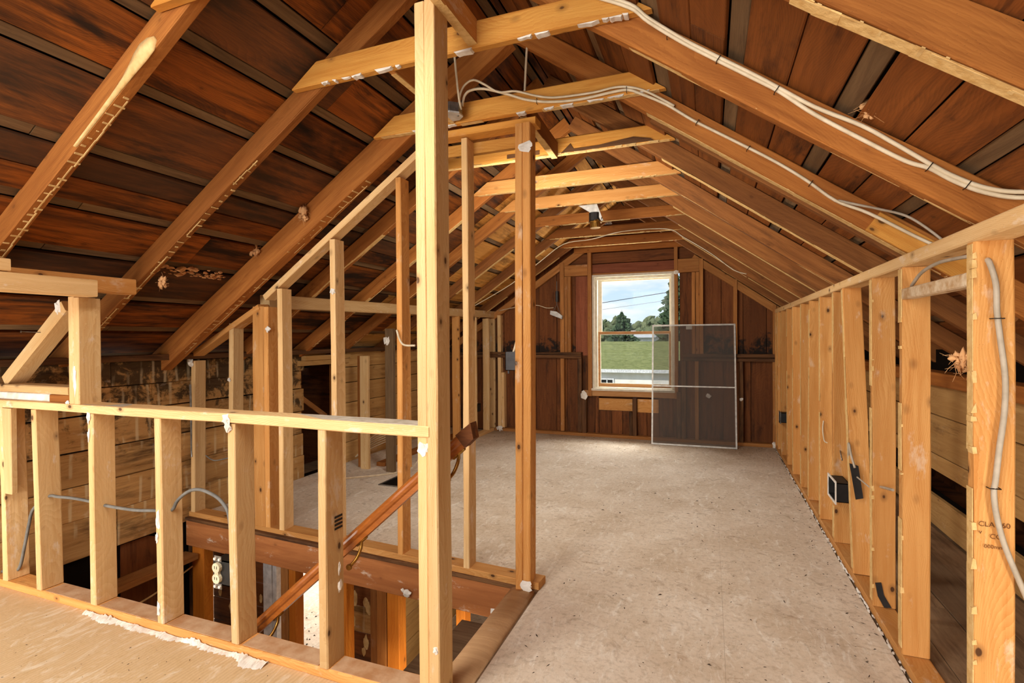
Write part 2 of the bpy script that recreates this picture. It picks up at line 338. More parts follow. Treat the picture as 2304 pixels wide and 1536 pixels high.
# ---- roof
mb = MB()
nL = Vector((-.66, 0, 1)).normalized(); nR = Vector((.72, 0, 1)).normalized()
mb.prism([(-4.1, zL(-4.1) + .05), (XRIDGE, ZRIDGE + .05), (1.95, zR(1.95) + .05), (1.95, zR(1.95) + .09), (XRIDGE, ZRIDGE + .10), (-4.1, zL(-4.1) + .09)], 'y', YN, 7.15)
ceiling = struct('ceiling', mb, M_dark, 'steep gabled underside of the roof, boarded between bare rafters')
def roof_side(x_eave, zf, slope, mat, rng, wide, strip):
    d = Vector((1 if x_eave < XRIDGE else -1, 0, slope if x_eave < XRIDGE else slope)).normalized()
    total = (Vector((XRIDGE, 0, ZRIDGE)) - Vector((x_eave, 0, zf(x_eave)))).length
    nrm = Vector((-d.z, 0, d.x)) if d.x > 0 else Vector((d.z, 0, -d.x))
    p = 0.
    i = 0
    while p < total - .03:
        is_strip = (i % 2 == 1)
        w = rng.uniform(*strip) if is_strip else rng.uniform(*wide)
        w = min(w, total - p)
        halves = 2 if (not is_strip and rng.random() < .35) else 1
        for h in range(halves):
            ww = w / halves; q = p + h * ww
            cuts = [YN] + sorted([rng.uniform(-.5, 6.3) for _ in range(1 if is_strip else rng.choice([1, 1, 2]))]) + [7.1]
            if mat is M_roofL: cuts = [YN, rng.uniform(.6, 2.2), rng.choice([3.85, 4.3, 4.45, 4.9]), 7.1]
            cuts = [c for j, c in enumerate(cuts) if j == 0 or c - cuts[j - 1] > .5 or j == len(cuts) - 1]
            for a, b in zip(cuts[:-1], cuts[1:]):
                c = Vector((x_eave, 0, zf(x_eave))) + d * (q + ww / 2) + nrm * ((.024 if is_strip else .010) + rng.uniform(0, .004))
                gap = .005 if halves == 2 else .009
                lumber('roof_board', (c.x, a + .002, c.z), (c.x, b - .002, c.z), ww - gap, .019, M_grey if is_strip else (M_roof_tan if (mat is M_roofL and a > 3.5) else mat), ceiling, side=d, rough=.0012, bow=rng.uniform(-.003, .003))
        p += w; i += 1
roof_side(-3.95, zL, .66, M_roofL, random.Random(3), (.235, .30), (.045, .07))
roof_side(1.8, zR, .72, M_roofR, random.Random(8), (.26, .34), (.055, .085))

# ---- rafters
def marks(parent, p0, p1, side_dir, t, density, rng):
    """old lath-plaster ribs left on the underside of a rafter; p0->p1 runs along the centre of its bottom edge"""
    p0 = Vector(p0); p1 = Vector(p1); X = (p1 - p0).normalized(); L = (p1 - p0).length; Yv = Vector((0, 1, 0)); N = X.cross(Yv)
    if N.z > 0: N = -N
    m = MB(); x = .03
    def slab(x0, x1, y0, y1, h):
        q = [p0 + X * a + Yv * b + N * c for c in (-.001, h) for (a, b) in ((x0, y0), (x1, y0), (x1, y1), (x0, y1))]
        m.add(q, [(0, 1, 2, 3), (4, 7, 6, 5), (0, 4, 5, 1), (1, 5, 6, 2), (2, 6, 7, 3), (3, 7, 4, 0)])
    while x < L - .04:
        if rng.random() < density:
            w = rng.uniform(.004, .010); sk = rng.uniform(-.004, .004)
            slab(x, x + w, -t * rng.uniform(.05, .5), t * rng.uniform(-.05, .5), rng.uniform(.0008, .002))
        x += rng.uniform(.040, .052)
    x = .05; y = 0.
    while x < L - .1:
        w = rng.uniform(.04, .16); y = max(-t * .3, min(t * .3, y + rng.uniform(-.006, .006)))
        if rng.random() < .75: slab(x, x + w, y - .002, y + .0025, rng.uniform(.001, .003))
        x += w
    o = m.build('lath_marks', M_lath, parent); o['kind'] = 'stuff'; o['label'] = 'pale plaster ribs left by the laths'
def film(parent, p0, p1, t, mat, rng, nrm=None, fill=.9, name='plaster_film'):
    p0 = Vector(p0); p1 = Vector(p1); X = (p1 - p0).normalized(); L = (p1 - p0).length; N = Vector(nrm).normalized() if nrm else X.cross(Vector((0, 1, 0)))
    if not nrm and N.z > 0: N = -N
    Yv = N.cross(X).normalized(); m = MB(); x = .02
    while x < L - .02:
        w = min(rng.uniform(.05, .35), L - x)
        if rng.random() < fill:
            a_, b_ = -t * rng.uniform(.38, .5), t * rng.uniform(.38, .5); h = rng.uniform(.001, .0022)
            q_ = [p0 + X * (x + e1) + Yv * (k1 + rng.uniform(-.002, .002)) + N * c1_ for c1_ in (-.0005, h) for (e1, k1) in ((0, a_), (w, a_), (w, b_), (0, b_))]
            m.add(q_, [(0, 1, 2, 3), (4, 7, 6, 5), (0, 4, 5, 1), (1, 5, 6, 2), (2, 6, 7, 3), (3, 7, 4, 0)])
        x += w
    o = m.build(name, mat, parent); o['kind'] = 'stuff'; o['label'] = 'pale plaster film along the edge'; return o
M_film = plain('pale_plaster_film', (224, 188, 126), .9, nz=.4, c2=(204, 162, 98), sc=45)
YR = [1.26, 1.90, 2.515, 3.16, 3.82, 4.40, 5.115, 5.80, 6.43]
ORD = ['nearest', 'second', 'third', 'fourth', 'fifth', 'sixth', 'seventh', 'eighth', 'ninth']
rl = random.Random(5)
LEFTL = ['with a cream plaster smear on its face', 'meeting the golden tie behind the post', 'above the sloping plate of the stair partition',
         'right behind the stair partition', 'second behind the stair partition', 'third behind the stair partition', 'third from the far gable', 'second from the far gable', 'nearest the far gable']
RIGHTL = ['cut off at the top right corner', 'carrying twin white cables', 'carrying one white cable', 'first without cables', 'second without cables',
          'third without cables', 'third from the far gable', 'second from the far gable, thin cable on it', 'nearest the far gable']
for i, y in enumerate(YR):
    t = .082 if i == 2 else .048; yc = y + t / 2; dep = .150 if i == 2 else .104
    # left
    def PL(x): return Vector((x, yc, zL(x) - dep / 2 / math.cos(math.atan(.66))))
    sag = [0.01, 0, .0, -.015, -.01, 0, 0, 0, 0][i]
    r = thing('rafter', '%s left slope rafter from the camera, %s' % (ORD[i], LEFTL[i]), 'rafter', (-3.6, yc, 1.2), 'rafters of the left roof slope')
    a = PL(-3.8); b = PL(XRIDGE - .015); a.z += sag; b.z += sag * .3
    lumber('rafter_timber', a, b, dep, t, M_raft if i < 6 else M_raft2, r, side=(-.66, 0, 1), bow=rl.uniform(-.004, .004), rough=.002)
    d = (b - a).normalized(); nn = Vector((d.z, 0, -d.x)) * (dep / 2)
    if i < 6: marks(r, a + nn + d * (.35 if i else .5), a + nn + d * [2.2, 2.1, 2.3, 2.0, 2.0, 1.8][i], 1, t, .95 if i < 3 else .6, rl)
    if i == 0:
        m = MB(); q0 = a + nn + d * 2.36; up_ = -nn.normalized()
        prof_ = [(.0, .012, .03), (.03, -.004, .052), (.07, -.006, .062), (.11, -.004, .056), (.15, -.002, .042), (.20, .0, .030), (.27, .002, .022), (.35, .002, .016), (.45, .002, .011), (.55, .002, .006)]
        vv = []
        for (dx_, lo_, hi_) in prof_:
            for z_, o_ in ((lo_, 0), (lo_, -.007), ((lo_ + hi_) / 2, -.012), (hi_, -.006), (hi_, 0)): vv.append(q0 - d * dx_ + up_ * z_ + Vector((0, -t / 2 + .001 + o_, 0)))
        ff = [tuple(range(5))]
        for k_ in range(len(prof_) - 1):
            for j_ in range(4): ff.append((k_ * 5 + j_, k_ * 5 + j_ + 1, k_ * 5 + 6 + j_, k_ * 5 + 5 + j_))
        m.add(vv, ff)
        m.build('plaster_smear', M_lath, r, True)
    if i >= 3: film(r, a + nn + d * .95, a + nn + d * 2.35, t, M_film, rl)
    t = .048; yc = y + t / 2; dep = .104
    # right
    def PR(x): return Vector((x, yc, zR(x) - dep / 2 / math.cos(math.atan(.72))))
    r = thing('rafter', '%s right slope rafter from the camera, %s' % (ORD[i], RIGHTL[i]), 'rafter', (1.42, yc, 1.2), 'rafters of the right roof slope')
    a = PR(1.62); b = PR(XRIDGE + .015)
    lumber('rafter_timber', a, b, dep, t, M_raft if i in (0, 1, 2) else M_raft2, r, side=(.72, 0, 1), bow=rl.uniform(-.003, .003), rough=.002)
    d = (b - a).normalized(); nn = Vector((-d.z, 0, d.x)) * (dep / 2)
    if nn.z > 0: nn = -nn
    if i < 8: marks(r, a + nn + d * .85, a + nn + d * 2.3, 1, t, .8 if i < 2 else .35, rl)
    film(r, a + nn + d * (.2 if i < 2 else .95), a + nn + d * 2.3, t, M_film, rl, fill=.85 if i < 2 else .92)
    if i == 2:
        s2 = Vector((0, .052, -.022)); lumber('sister_board', a + s2 + d * .6, b + s2 - d * .9, dep * .9, .04, M_raft2, r, side=(.72, 0, 1))
        p_ = PR(.62); q_ = PR(.95); o_ = Vector((0, -.035, -.012)); lumber('splice_block', p_ + o_, q_ + o_, dep * .8, .022, M_collar, r, side=(.72, 0, 1))
# ---- collar ties
YC = [1.22, 1.86, 2.475, 3.12, 3.78, 4.36, 5.075, 5.76, 6.39]
CLAB = ['mostly out of view at the top left', 'broad and golden, crossing behind the front post', 'carrying the looping cables and junction box', 'split and chewed along its lower edge', 'first clean one past the broken tie',
        'just in front of the hanging lamp holder', 'just behind the hanging lamp holder', 'with a thin cable along its face', 'last, against the far gable wall']
ties = []
for i, y in enumerate(YC):
    zb = 2.44; h = .105 if i < 3 else .10
    c = thing('collar_tie', '%s collar tie from the camera, %s' % (ORD[i], CLAB[i]), 'collar tie', (-.98, y + .02, zb), 'collar ties across the attic')
    x0, x1 = (-1.785, -.185)
    kw = dict(cut0=1.42, cut1=-1.42)
    lumber('tie_timber', (x0 + h * .71, y + .019, zb + h / 2), (x1 - h * .71, y + .019, zb + h / 2), h, .038, M_collar if i < 4 else (M_orange if i < 6 else M_raft), c, side=(0, 0, 1), **kw)
    ties.append(c)
    m = MB(); q = random.Random(i); x = x0 + .12
    while x < x1 - .1:
        w = q.uniform(.02, .09)
        if q.random() < (.7 if i < 3 else .5):
            pts = [(x, zb + q.uniform(.0, .006)), (x + w, zb + q.uniform(.0, .006))] + [(x + w * (1 - u_), zb - q.uniform(.001, .008 if i < 3 else .005)) for u_ in (.1, .35, .6, .85)]
            m.prism(pts, 'y', y - .0025, y + q.uniform(.004, .03))
        x += w + q.uniform(0, .03)
    o = m.build('plaster_crumbs', M_white if i in (0, 1, 2) else M_lath, c); o['kind'] = 'stuff'
    if i >= 2: film(c, (x0 + .03, y + .019, zb), (x1 - .03, y + .019, zb), .036, M_film, q)
    if i == 3:
        m = MB(); m.prism([(-.86, zb + .004), (-.80, zb + .055), (-.78, zb + .02), (-.62, zb + .022), (-.55, zb + .03), (-.42, zb + .042), (-.32, zb + .02), (-.30, zb + .004)], 'y', y - .0025, y + .006); m.build('torn_hollow', M_burnt, c)
        m = MB(); m.prism([(-1.22, zb + .015), (-1.0, zb + .015), (-1.0, zb + .04), (-1.22, zb + .04)], 'y', y - .002, y + .004); m.build('dark_notch', M_burnt, c)
# blocking between the ties
def block(label, x, y0, y1, zb, dz=0, mat=M_orange, h=.10, t=.04):
    o = alongy('ceiling_block', x - t / 2, x + t / 2, y0, y1, zb, zb + h, mat, dz=dz)
    f_ = film(o, (x, y0, zb), (x, y1, zb + dz), t, M_film, RND, (0, 0, -1)); tag(o, label, 'blocking'); return o
block('short block running from the top of the front post to the golden collar tie', -.87, 1.262, 1.858, 2.455)
block('board carrying the round junction box between two ties, left of the front post', -1.275, 1.90, 2.472, 2.445, t=.03)
block('pale edged block hanging at a slant from the cabled tie to the broken tie', -.90, 2.516, 3.115, 2.445, dz=-.03, mat=M_raft)

# ---- far gable wall
mb = MB()
mb.prism([(-4.0, -1.6), (-1.46, -1.6), (-1.46, 2.9), (-4.0, 1.0)], 'y', 7.0, 7.1)
mb.prism([(-.35, -1.6), (1.9, -1.6), (1.9, .95), (-.35, 2.6)], 'y', 7.0, 7.1)
mb.prism([(-1.46, -1.6), (-.35, -1.6), (-.35, .58), (-1.46, .58)], 'y', 7.0, 7.1)
mb.prism([(-1.46, 2.13), (-.35, 2.13), (-.35, 2.55), (XRIDGE, 2.98), (-1.46, 2.68)], 'y', 7.0, 7.1)
wall_back = struct('wall_back', mb, M_gable, 'far gable wall of dark vertical boards around the window')
def roofz(x): return min(zL(x), zR(x))
def vboard(x0, x1, z0, z1, mat, y0=YB, t=.02):
    g = .003; a, b = x0 + g, x1 - g
    m = MB()
    za, zb_ = (z1, z1) if z1 is not None else (roofz(a) - .005, roofz(b) - .005)
    pts = [(a, z0), (b, z0), (b, zb_)]
    if z1 is None and a < XRIDGE < b: pts.append((XRIDGE, ZRIDGE - .01))
    pts.append((a, za)); dy = RND.uniform(0, .006)
    c = ((a + b) / 2, y0 + dy, (z0 + zb_) / 2)
    m.prism([(p[0] - c[0], p[1] - c[2]) for p in pts], 'y', 0, t)
    me = mesh('gable_board', m.v, m.f); bm = bmesh.new(); bm.from_mesh(me); bmesh.ops.recalc_face_normals(bm, faces=bm.faces)
    # grain must run up the board: swap so local X is the long way
    R_ = Matrix.Rotation(math.radians(90), 4, 'Y')
    bm.transform(R_.inverted()); bm.to_mesh(me); bm.free()
    return link('gable_board', me, mat, wall_back, Matrix.Translation(c) @ R_)
for a, b in ((-3.6, -3.3), (-3.3, -3.02), (-3.02, -2.72), (-2.72, -2.46), (-2.46, -2.2), (-2.2, -1.95), (-1.95, -1.69)): vboard(a, b, 1.06, None, M_gable_up)
vboard(-1.69, -1.43, 1.06, 2.12, M_gable_red); vboard(-.358, -.20, .3, 2.10, M_gable)
for a, b in ((-.20, .125), (.125, .369), (.369, .622), (.622, .9), (.9, 1.2), (1.2, 1.45)): vboard(a, b, 1.05, None, M_gable_up)
for a, b in ((-3.6, -3.3), (-3.3, -3.05), (-3.05, -2.8), (-2.8, -2.52), (-2.52, -2.25), (-2.25, -1.955), (-1.955, -1.808), (-1.808, -1.60)): vboard(a, b, 0, 1.05, M_gable)
vboard(-1.60, -1.43, 0, 1.08, M_gable)
for a, b in ((-1.43, -1.377),): vboard(a, b, 0, .55, M_gable)
for a, b in ((-1.377, -1.209), (-1.209, -1.071), (-1.071, -.9), (-.9, -.76), (-.76, -.61)): vboard(a, b, 0, .337, M_gable)
for a, b in ((-.61, -.44), (-.44, -.28)): vboard(a, b, 0, .55 if b < -.3 else 1.0, M_gable)
for a, b in ((-.28, -.10), (-.10, .146), (.146, .33), (.33, .452), (.452, .69), (.69, .95), (.95, 1.2), (1.2, 1.45)): vboard(a, b, 0, 1.04, M_gable)
# horizontal boards over the window and up to the ridge
for z0, z1, x0, x1 in ((2.125, 2.262, -1.82, -.07), (2.275, 2.41, -1.88, -.05), (2.42, 2.60, -1.75, -.32), (2.61, 2.78, -1.45, -.6), (2.79, 2.97, -1.2, -.8)):
    alongx('gable_board', x0, x1, YB - .002, YB + .02, z0, z1, M_gable_red if z1 < 2.4 else M_gable, wall_back)
vboard(-1.95, -1.60, 2.1, None, M_gable, YB + .015); vboard(-.35, .1, 2.1, None, M_gable, YB + .015)
# studs, girts, header of the gable
G = lambda x0, x1, z0, z1, mat=M_gstud, d=.09: upright('stud', x0, x1, YB - d, YB - .004, z0, z1, mat, wall_back)
G(-1.879, -1.822, 1.10, 2.30); G(-1.818, -1.776, 1.10, 2.11); G(-1.774, -1.731, 1.10, 2.11)
G(-1.503, -1.455, .53, 2.42); G(-.415, -.372, .53, 2.42, M_gstud)
G(-.209, -.168, 1.09, 2.09); G(-.165, -.124, 1.09, 2.09); G(-.120, -.077, 1.09, 2.25); G(.260, .304, 1.09, 1.98); G(.682, .722, 1.09, 1.66)
G(-1.877, -1.828, .05, 1.02); G(-1.645, -1.59, .05, 1.02, M_burnt); G(-1.588, -1.53, .04, .55, M_burnt); G(-.975, -.935, .04, .34, M_burnt); G(-.932, -.88, .04, .52, M_burnt)
G(-.395, -.34, .04, .62, M_burnt); G(-.335, -.282, .04, 1.0, M_burnt); G(-.177, -.132, .04, 1.0, M_gstud); G(.322, .365, .04, 1.0, M_burnt); G(.679, .72, .04, 1.0, M_gstud)
G(-2.79, -2.74, .05, 1.62, M_stud); G(-2.735, -2.69, .05, .82, M_stud)
alongx('girt', -3.6, -1.591, YB - .09, YB - .004, 1.024, 1.068, M_burnt, wall_back); alongx('girt', -3.6, -1.591, YB - .11, YB - .004, 1.072, 1.104, M_burnt, wall_back)
alongx('girt', -.312, 1.42, YB - .09, YB - .004, 1.003, 1.042, M_burnt, wall_back); alongx('girt', -.312, 1.42, YB - .11, YB - .004, 1.046, 1.088, M_burnt, wall_back)
alongx('bottom_plate', -2.83, .70, YB - .10, YB - .004, .0, .042, M_gstud, wall_back)
alongx('header', -1.815, -1.505, YB - .085, YB - .006, 2.115, 2.262, M_gstud, wall_back); alongx('header', -.37, -.123, YB - .085, YB - .006, 2.095, 2.262, M_gstud, wall_back)
alongx('header', -1.45, -.418, YB - .03, YB - .003, 2.115, 2.14, M_gstud, wall_back)
m = MB(); m.box((-1.375, YB - .012, .345), (-.883, YB - .002, .50)); m.build('plywood_patch', M_orange, wall_back)
m = MB(); m.box((-.878, YB - .014, .334), (-.614, YB - .004, .505)); m.build('plywood_patch', M_orange, wall_back)
# end rafters on the gable
for zf, x0, x1, sl, cut in ((zL, -3.5, -1.55, .66, 1), (zR, 1.3, -.2, .72, -1)):
    dv = Vector((1, 0, sl)) if cut > 0 else Vector((-1, 0, sl))
    a = Vector((x0, YB - .05, zf(x0) - .16)); b = Vector((x1, YB - .05, zf(x1) - .16))
    lumber('end_rafter', a, b, .085, .05, M_gstud, wall_back, side=(0, 0, 1))
alongx('end_tie', -1.68, -.28, YB - .1, YB - .05, 2.41, 2.52, M_raft, wall_back)

# ---- window
win = link('window_1', None, None, None, Matrix.Translation((-.93, YB, .63))); win['kind'] = 'structure'; win['label'] = 'double hung window with brown lower sash in the far gable wall'
def fr(name, x0, x1, z0, z1, w, y0, y1, mat, parent):
    m = MB(); wl, wr, wb, wt = w
    m.box((x0, y0, z0), (x0 + wl, y1, z1)); m.box((x1 - wr, y0, z0), (x1, y1, z1))
    m.box((x0 + wl, y0, z0), (x1 - wr, y1, z0 + wb)); m.box((x0 + wl, y0, z1 - wt), (x1 - wr, y1, z1))
    return m.build(name, mat, parent)
fr('jamb_frame', -1.45, -.415, .625, 2.118, (.03, .03, .02, .03), YB - .05, YB + .17, M_wwhite, win)
fr('stop_bead', -1.42, -.445, .64, 2.09, (.025, .018, .01, .035), YB + .0, YB + .03, M_wwhite, win)
s1 = fr('upper_sash', -1.40, -.458, 1.345, 2.07, (.05, .028, .03, .03), YB + .09, YB + .12, M_wwhite, win)
m = MB(); m.box((-1.36, YB + .103, 1.36), (-.48, YB + .107, 2.05)); m.build('pane', M_glass, s1)
s2 = fr('lower_sash', -1.392, -.455, .645, 1.372, (.03, .032, .047, .034), YB + .04, YB + .075, M_sash, win)
m = MB(); m.box((-1.37, YB + .056, .68), (-.48, YB + .060, 1.35)); m.build('pane', M_glass, s2)
fr('glazing_bead', -1.366, -.484, .690, 1.342, (.008, .008, .008, .008), YB + .034, YB + .05, M_wwhite, win)
m = MB(); m.box((-.96, YB + .02, 1.372), (-.90, YB + .06, 1.388)); m.build('sash_lock', M_steel, win)
m = MB(); m.box((-1.46, YB - .09, .605), (-.40, YB + .12, .632)); m.build('stool', M_wwhite, win)
alongx('apron', -1.56, -.375, YB - .065, YB - .02, .53, .605, M_sash, win)

# ---- left outer wall, right outer wall
mb = MB(); mb.box((XL - .08, .3, -1.4), (XL - .04, 2.76, 1.15)); mb.box((XL - .08, 2.76, -.2), (XL - .04, 3.86, 1.15)); mb.box((XL - .08, 4.46, -.2), (XL - .04, 7.0, 1.15)); mb.box((XL - .08, 3.86, -.2), (XL - .04, 4.46, -.0))
wall_left = struct('wall_left', mb, M_dark, 'mould-blackened horizontal planks of the outer left wall')
rows = [(-.033, .205), (.209, .412), (.418, .62), (.628, .835), (.842, 1.0), (1.006, 1.16)]
q = random.Random(21)
for i, (z0, z1) in enumerate(rows):
    for y0, y1 in ((.9, 2.3 + q.uniform(-.2, .5)), (None, 3.87 + q.uniform(-.03, .02)), (4.45 + q.uniform(-.02, .03), 6.82)):
        if y0 is None: y0 = prev
        alongy('wall_plank', XL - .03 - q.uniform(0, .006), XL - .004, y0 + .002, y1 - .002, z0, z1, M_plank if y1 < 4 else M_plank_tan, wall_left); prev = y1
alongy('wall_plate', XL - .05, XL + .08, .9, 6.8, 1.165, 1.205, M_burnt, wall_left)
# recess behind the gap in the planks
mb = MB(); mb.box((XL - .65, 3.8, -.05), (XL - .6, 4.6, 1.2)); mb.box((XL - .65, 3.80, -.05), (XL - .04, 3.84, 1.2)); mb.box((XL - .65, 4.48, -.05), (XL - .04, 4.54, 1.2)); mb.box((XL - .65, 3.8, -.08), (XL - .04, 4.54, -.04))
mb.build('recess_lining', M_gable, wall_left)
for k_ in range(5): alongy('recess_board', XL - .6, XL - .585, 3.85, 4.48, .02 + k_ * .2, .2 + k_ * .2, M_gable, wall_left)
upright('recess_stud', XL - .28, XL - .2, 4.02, 4.06, 0, 1.1, M_raft, wall_left); upright('recess_stud', XL - .08, XL + .0, 4.32, 4.40, 0, 1.1, M_raft, wall_left)
lumber('recess_brace', (XL - .25, 3.88, .86), (XL - .15, 4.34, .5), .05, .025, M_gstud, wall_left)
alongy('recess_lintel', XL - .03, XL + .03, 3.8, 4.5, 1.05, 1.10, M_plank_tan, wall_left); alongy('recess_lintel', XL - .04, XL + .05, 3.85, 4.5, 1.10, 1.145, M_plank_tan, wall_left)

mb = MB(); mb.box((XR + .04, .3, .38), (XR + .08, 7.0, 1.2)); mb.box((XR + .04, .3, -.3), (XR + .08, 7.0, .2))
wall_right = struct('wall_right', mb, M_dark, 'tan horizontal planks of the outer right wall with one plank missing')
for z0, z1 in ((.0, .2), (.381, .49), (.497, .756), (.764, .965)):
    cuts = [1.2, q.uniform(3.0, 5.2), 6.82]
    for y0, y1 in zip(cuts[:-1], cuts[1:]): alongy('wall_plank', XR + .004, XR + .03 + q.uniform(0, .005), y0 + .002, y1 - .002, z0, z1, M_plank_tan, wall_right)
alongy('wall_plate', XR - .06, XR + .05, 1.2, 6.8, .975, 1.06, M_raft, wall_right)
mb = MB(); mb.box((XR + .5, .3, 0), (XR + .54, 7.0, .6)); mb.box((XR + .04, .3, -.05), (XR + .54, 7.0, 0)); mb.box((XR + .04, .3, .6), (XR + .54, 7.0, .64)); mb.build('gap_lining', M_gable, wall_right)
for y in (2.6, 4.22, 5.6): upright('gap_stud', XR + .2, XR + .28, y, y + .035, 0, .6, M_orange, wall_right)

# ---- floors
FX0 = -.98; SY0, SY1 = 1.683, 2.545
mb = MB()
mb.box((-4.0, YN, -.20), (1.9, SY0, -.014)); mb.box((FX0 + .03, SY0, -.20), (1.9, SY1, -.014)); mb.prism([(-4.0, 2.733), (FX0 + .14, 2.56), (1.9, 2.56), (1.9, 7.0), (-4.0, 7.0)], 'z', -.20, -.014)
floor = struct('floor', mb, M_attfloor, 'pale adhesive-scarred plywood subfloor of the attic')
def panel(x0, x1, y0, y1, z1=0., name='floor_panel', mat=M_floor, t=.014):
    m = MB(); g = .0003
    e0, e1 = (2.535 + (-.83 - x0) * .0569, 2.535 + (-.83 - x1) * .0569) if (y0 == SY1) else (y0, y0)
    m.prism([(x0 + g, e0 + g), (x1 - g, e1 + g), (x1 - g, y1 - g), (x0 + g, y1 - g)], 'z', z1 - t, z1); return m.build(name, mat, floor)
for x0, x1, y0, y1 in ((-4.0, -2.4, .3, SY0), (-2.4, FX0 + .15, .3, SY0), (FX0 + .15, .69, -.5, 1.45), (-4, .69, YN, -.5), (-4, FX0 + .15, -.5, .3), (FX0 + .15, .05, 1.45, 3.9), (.05, .69, 1.45, 3.9),
                       (FX0 + .15, .69, 3.9, 5.3), (-2.3, FX0 + .15, SY1, 4.9), (-3.59, -2.3, SY1, 4.9), (-2.3, FX0 + .15, 4.9, 6.75), (FX0 + .15, .69, 5.3, 6.75), (-3.59, -2.3, 4.9, 6.75)):
    panel(x0, x1, y0, y1)
x = .70
while x < 1.41:
    x1 = min(x + RND.uniform(.12, .19), 1.42)
    for y0, y1 in ((.2, 2.9 + RND.uniform(-.6, .6)), (None, 6.75)):
        if y0 is None: y0 = pv
        alongy('floor_board', x + .002, x1 - .002, y0, y1 - .003, -.016, -.001, M_attfloor, floor); pv = y1
    x = x1
# rounded tread nosing along the stair head
m = MB(); pr = []
for k_ in range(9):
    a = math.pi * k_ / 8; pr.append((FX0 + .068 - .068 * math.cos(a), -.018 + .026 * math.sin(a) ** .6))
pr += [(FX0 + .136, -.03), (FX0, -.03)]
m.prism(pr, 'y', SY0 - .0, SY1 - .03); no = m.build('stair_nosing', wood('worn_nosing_wood', (196, 158, 116), (172, 134, 94), knot=.1, ring=.3, white=.1), floor, True)
hb = lumber('stair_header', (-3.59, 2.70, -.105), (-.83, 2.545, -.105), .19, .045, M_header, floor, side=(0, 0, 1))
lumber('header_lath', (-3.59, 2.694, -.005), (-.83, 2.54, -.005), .022, .05, M_burnt, floor, side=(0, 0, 1))
alongy('stair_trimmer', FX0 + .005, FX0 + .045, SY0, SY1 - .02, -.25, -.03, M_gable, floor)
alongx('stair_trimmer', -3.59, FX0, SY0 - .045, SY0 - .004, -.22, -.016, M_gable, floor)

# ---- debris on the floor
m = MB(); q = random.Random(4)
def chip(x, y, r):
    a = q.uniform(0, 6.28); e1 = Vector((math.cos(a), math.sin(a), 0)) * r * q.uniform(.8, 2.2); e2 = Vector((-math.sin(a), math.cos(a), 0)) * r * q.uniform(.15, .45)
    c = Vector((x, y, .0005)); m.add([c - e1, c + e2, c + e1, c - e2, c + Vector((0, 0, r * q.uniform(.3, .8)))], [(3, 2, 1, 0), (0, 1, 4), (1, 2, 4), (2, 3, 4), (3, 0, 4)])
for _ in range(900): chip(q.uniform(-.8, .62), q.uniform(.9, 6.6), q.uniform(.0012, .004))
for _ in range(700): chip(q.uniform(-2.7, .6), 6.65 - abs(q.gauss(0, .35)), q.uniform(.0015, .0055))
for _ in range(350): chip(q.uniform(-2.6, -.9), q.uniform(2.75, 6.6), q.uniform(.0015, .004))
for _ in range(260): chip(q.uniform(-3.4, -1.1), q.uniform(.7, 1.55), q.uniform(.0012, .0035))
for _ in range(200): chip(q.uniform(.56, .69), q.uniform(1.3, 6.7), q.uniform(.002, .006))
for _ in range(90): chip(q.uniform(-.8, .62), q.uniform(.9, 4.5), q.uniform(.004, .009))
o = m.build('floor_debris', M_chip, None, fix=False); tag(o, 'small dark wood chips and dirt scattered over the plywood floor', 'debris', kind='stuff')

# ---- half wall round the stairs
HY0, HY1 = 1.583, 1.683
hw = thing('half_wall', 'low stud wall with flat top plate along the stair opening, front left', 'stud wall', (-2.3, 1.63, 0))
def doc(o, label): o['label'] = label; return o
alongx('bottom_plate', -4.0, -.967, HY0, HY1, .001, .040, M_orange, hw)
alongx('top_plate', -4.0, -.918, HY0 - .004, HY1, .953, .993, M_stud, hw)
m = MB()
x = -2.83
while x < -.95:
    w = RND.uniform(.1, .3); m.box((x, HY0 + RND.uniform(0, .012), .992), (min(x + w, -.93), HY1 - RND.uniform(.002, .01), .9945)); x += w
o = m.build('plaster_dust', plain('grey_plaster_dust', (196, 186, 170), .95, nz=.2, c2=(168, 154, 134), sc=30), hw); o['kind'] = 'stuff'
m = MB()
for xa, xb in ((-3.14, -2.79), (-2.72, -2.32), (-2.26, -1.88), (-1.81, -1.42), (-1.36, -.98)): m.box((xa, HY0 + .006, .0395), (xb, HY1 - .008, .0415))
o = m.build('plaster_dust', plain('pinkish_plaster_dust', (196, 160, 124), .95, nz=.3, c2=(172, 124, 82), sc=14), hw); o['kind'] = 'stuff'
for x0, dx in ((-3.50, -.03), (-3.205, -.03), (-2.779, -.005), (-2.313, -.008), (-1.868, -.008), (-1.409, 0)):
    upright('stud', x0, x0 + .041, HY0, HY1, .040, .953, M_stud, hw, dx=dx)
doc(lumber('stud', (-3.46, 1.60, .5), (-3.46, 1.60, .95), .09, .03, M_stud, hw, side=(1, 0, 0)), 'short scab nailed on the leftmost stud')
lumps(hw, (((-1.875, HY0 - .006, .972), .020, (1, .35, 1.1)), ((-1.862, HY0 - .008, .94), .016, (1.1, .4, 1.3)), ((-2.77, HY0 - .003, .935), .013, (1, .3, 1.8)), ((-2.772, HY0 - .002, .85), .010, (.8, .3, 2.6)), ((-2.30, HY0 - .002, .50), .013, (.9, .3, 2.6)), ((-2.305, HY0 - .002, .42), .010, (1, .4, 2)), ((-2.30, HY0 - .002, .10), .010, (.8, .3, 3)),
           ((-1.37, HY1 - .03, .40), .010, (.6, .8, 2.2)), ((-1.365, HY1 - .03, .33), .012, (.5, .8, 2.0))))
m = MB()
for zz in (.56, .575, .59, .605): m.box((-1.368 + .0005, HY0 + .045, zz - .004), (-1.3665, HY0 + .09, zz + .004))
m.build('burn_marks', M_black, hw)
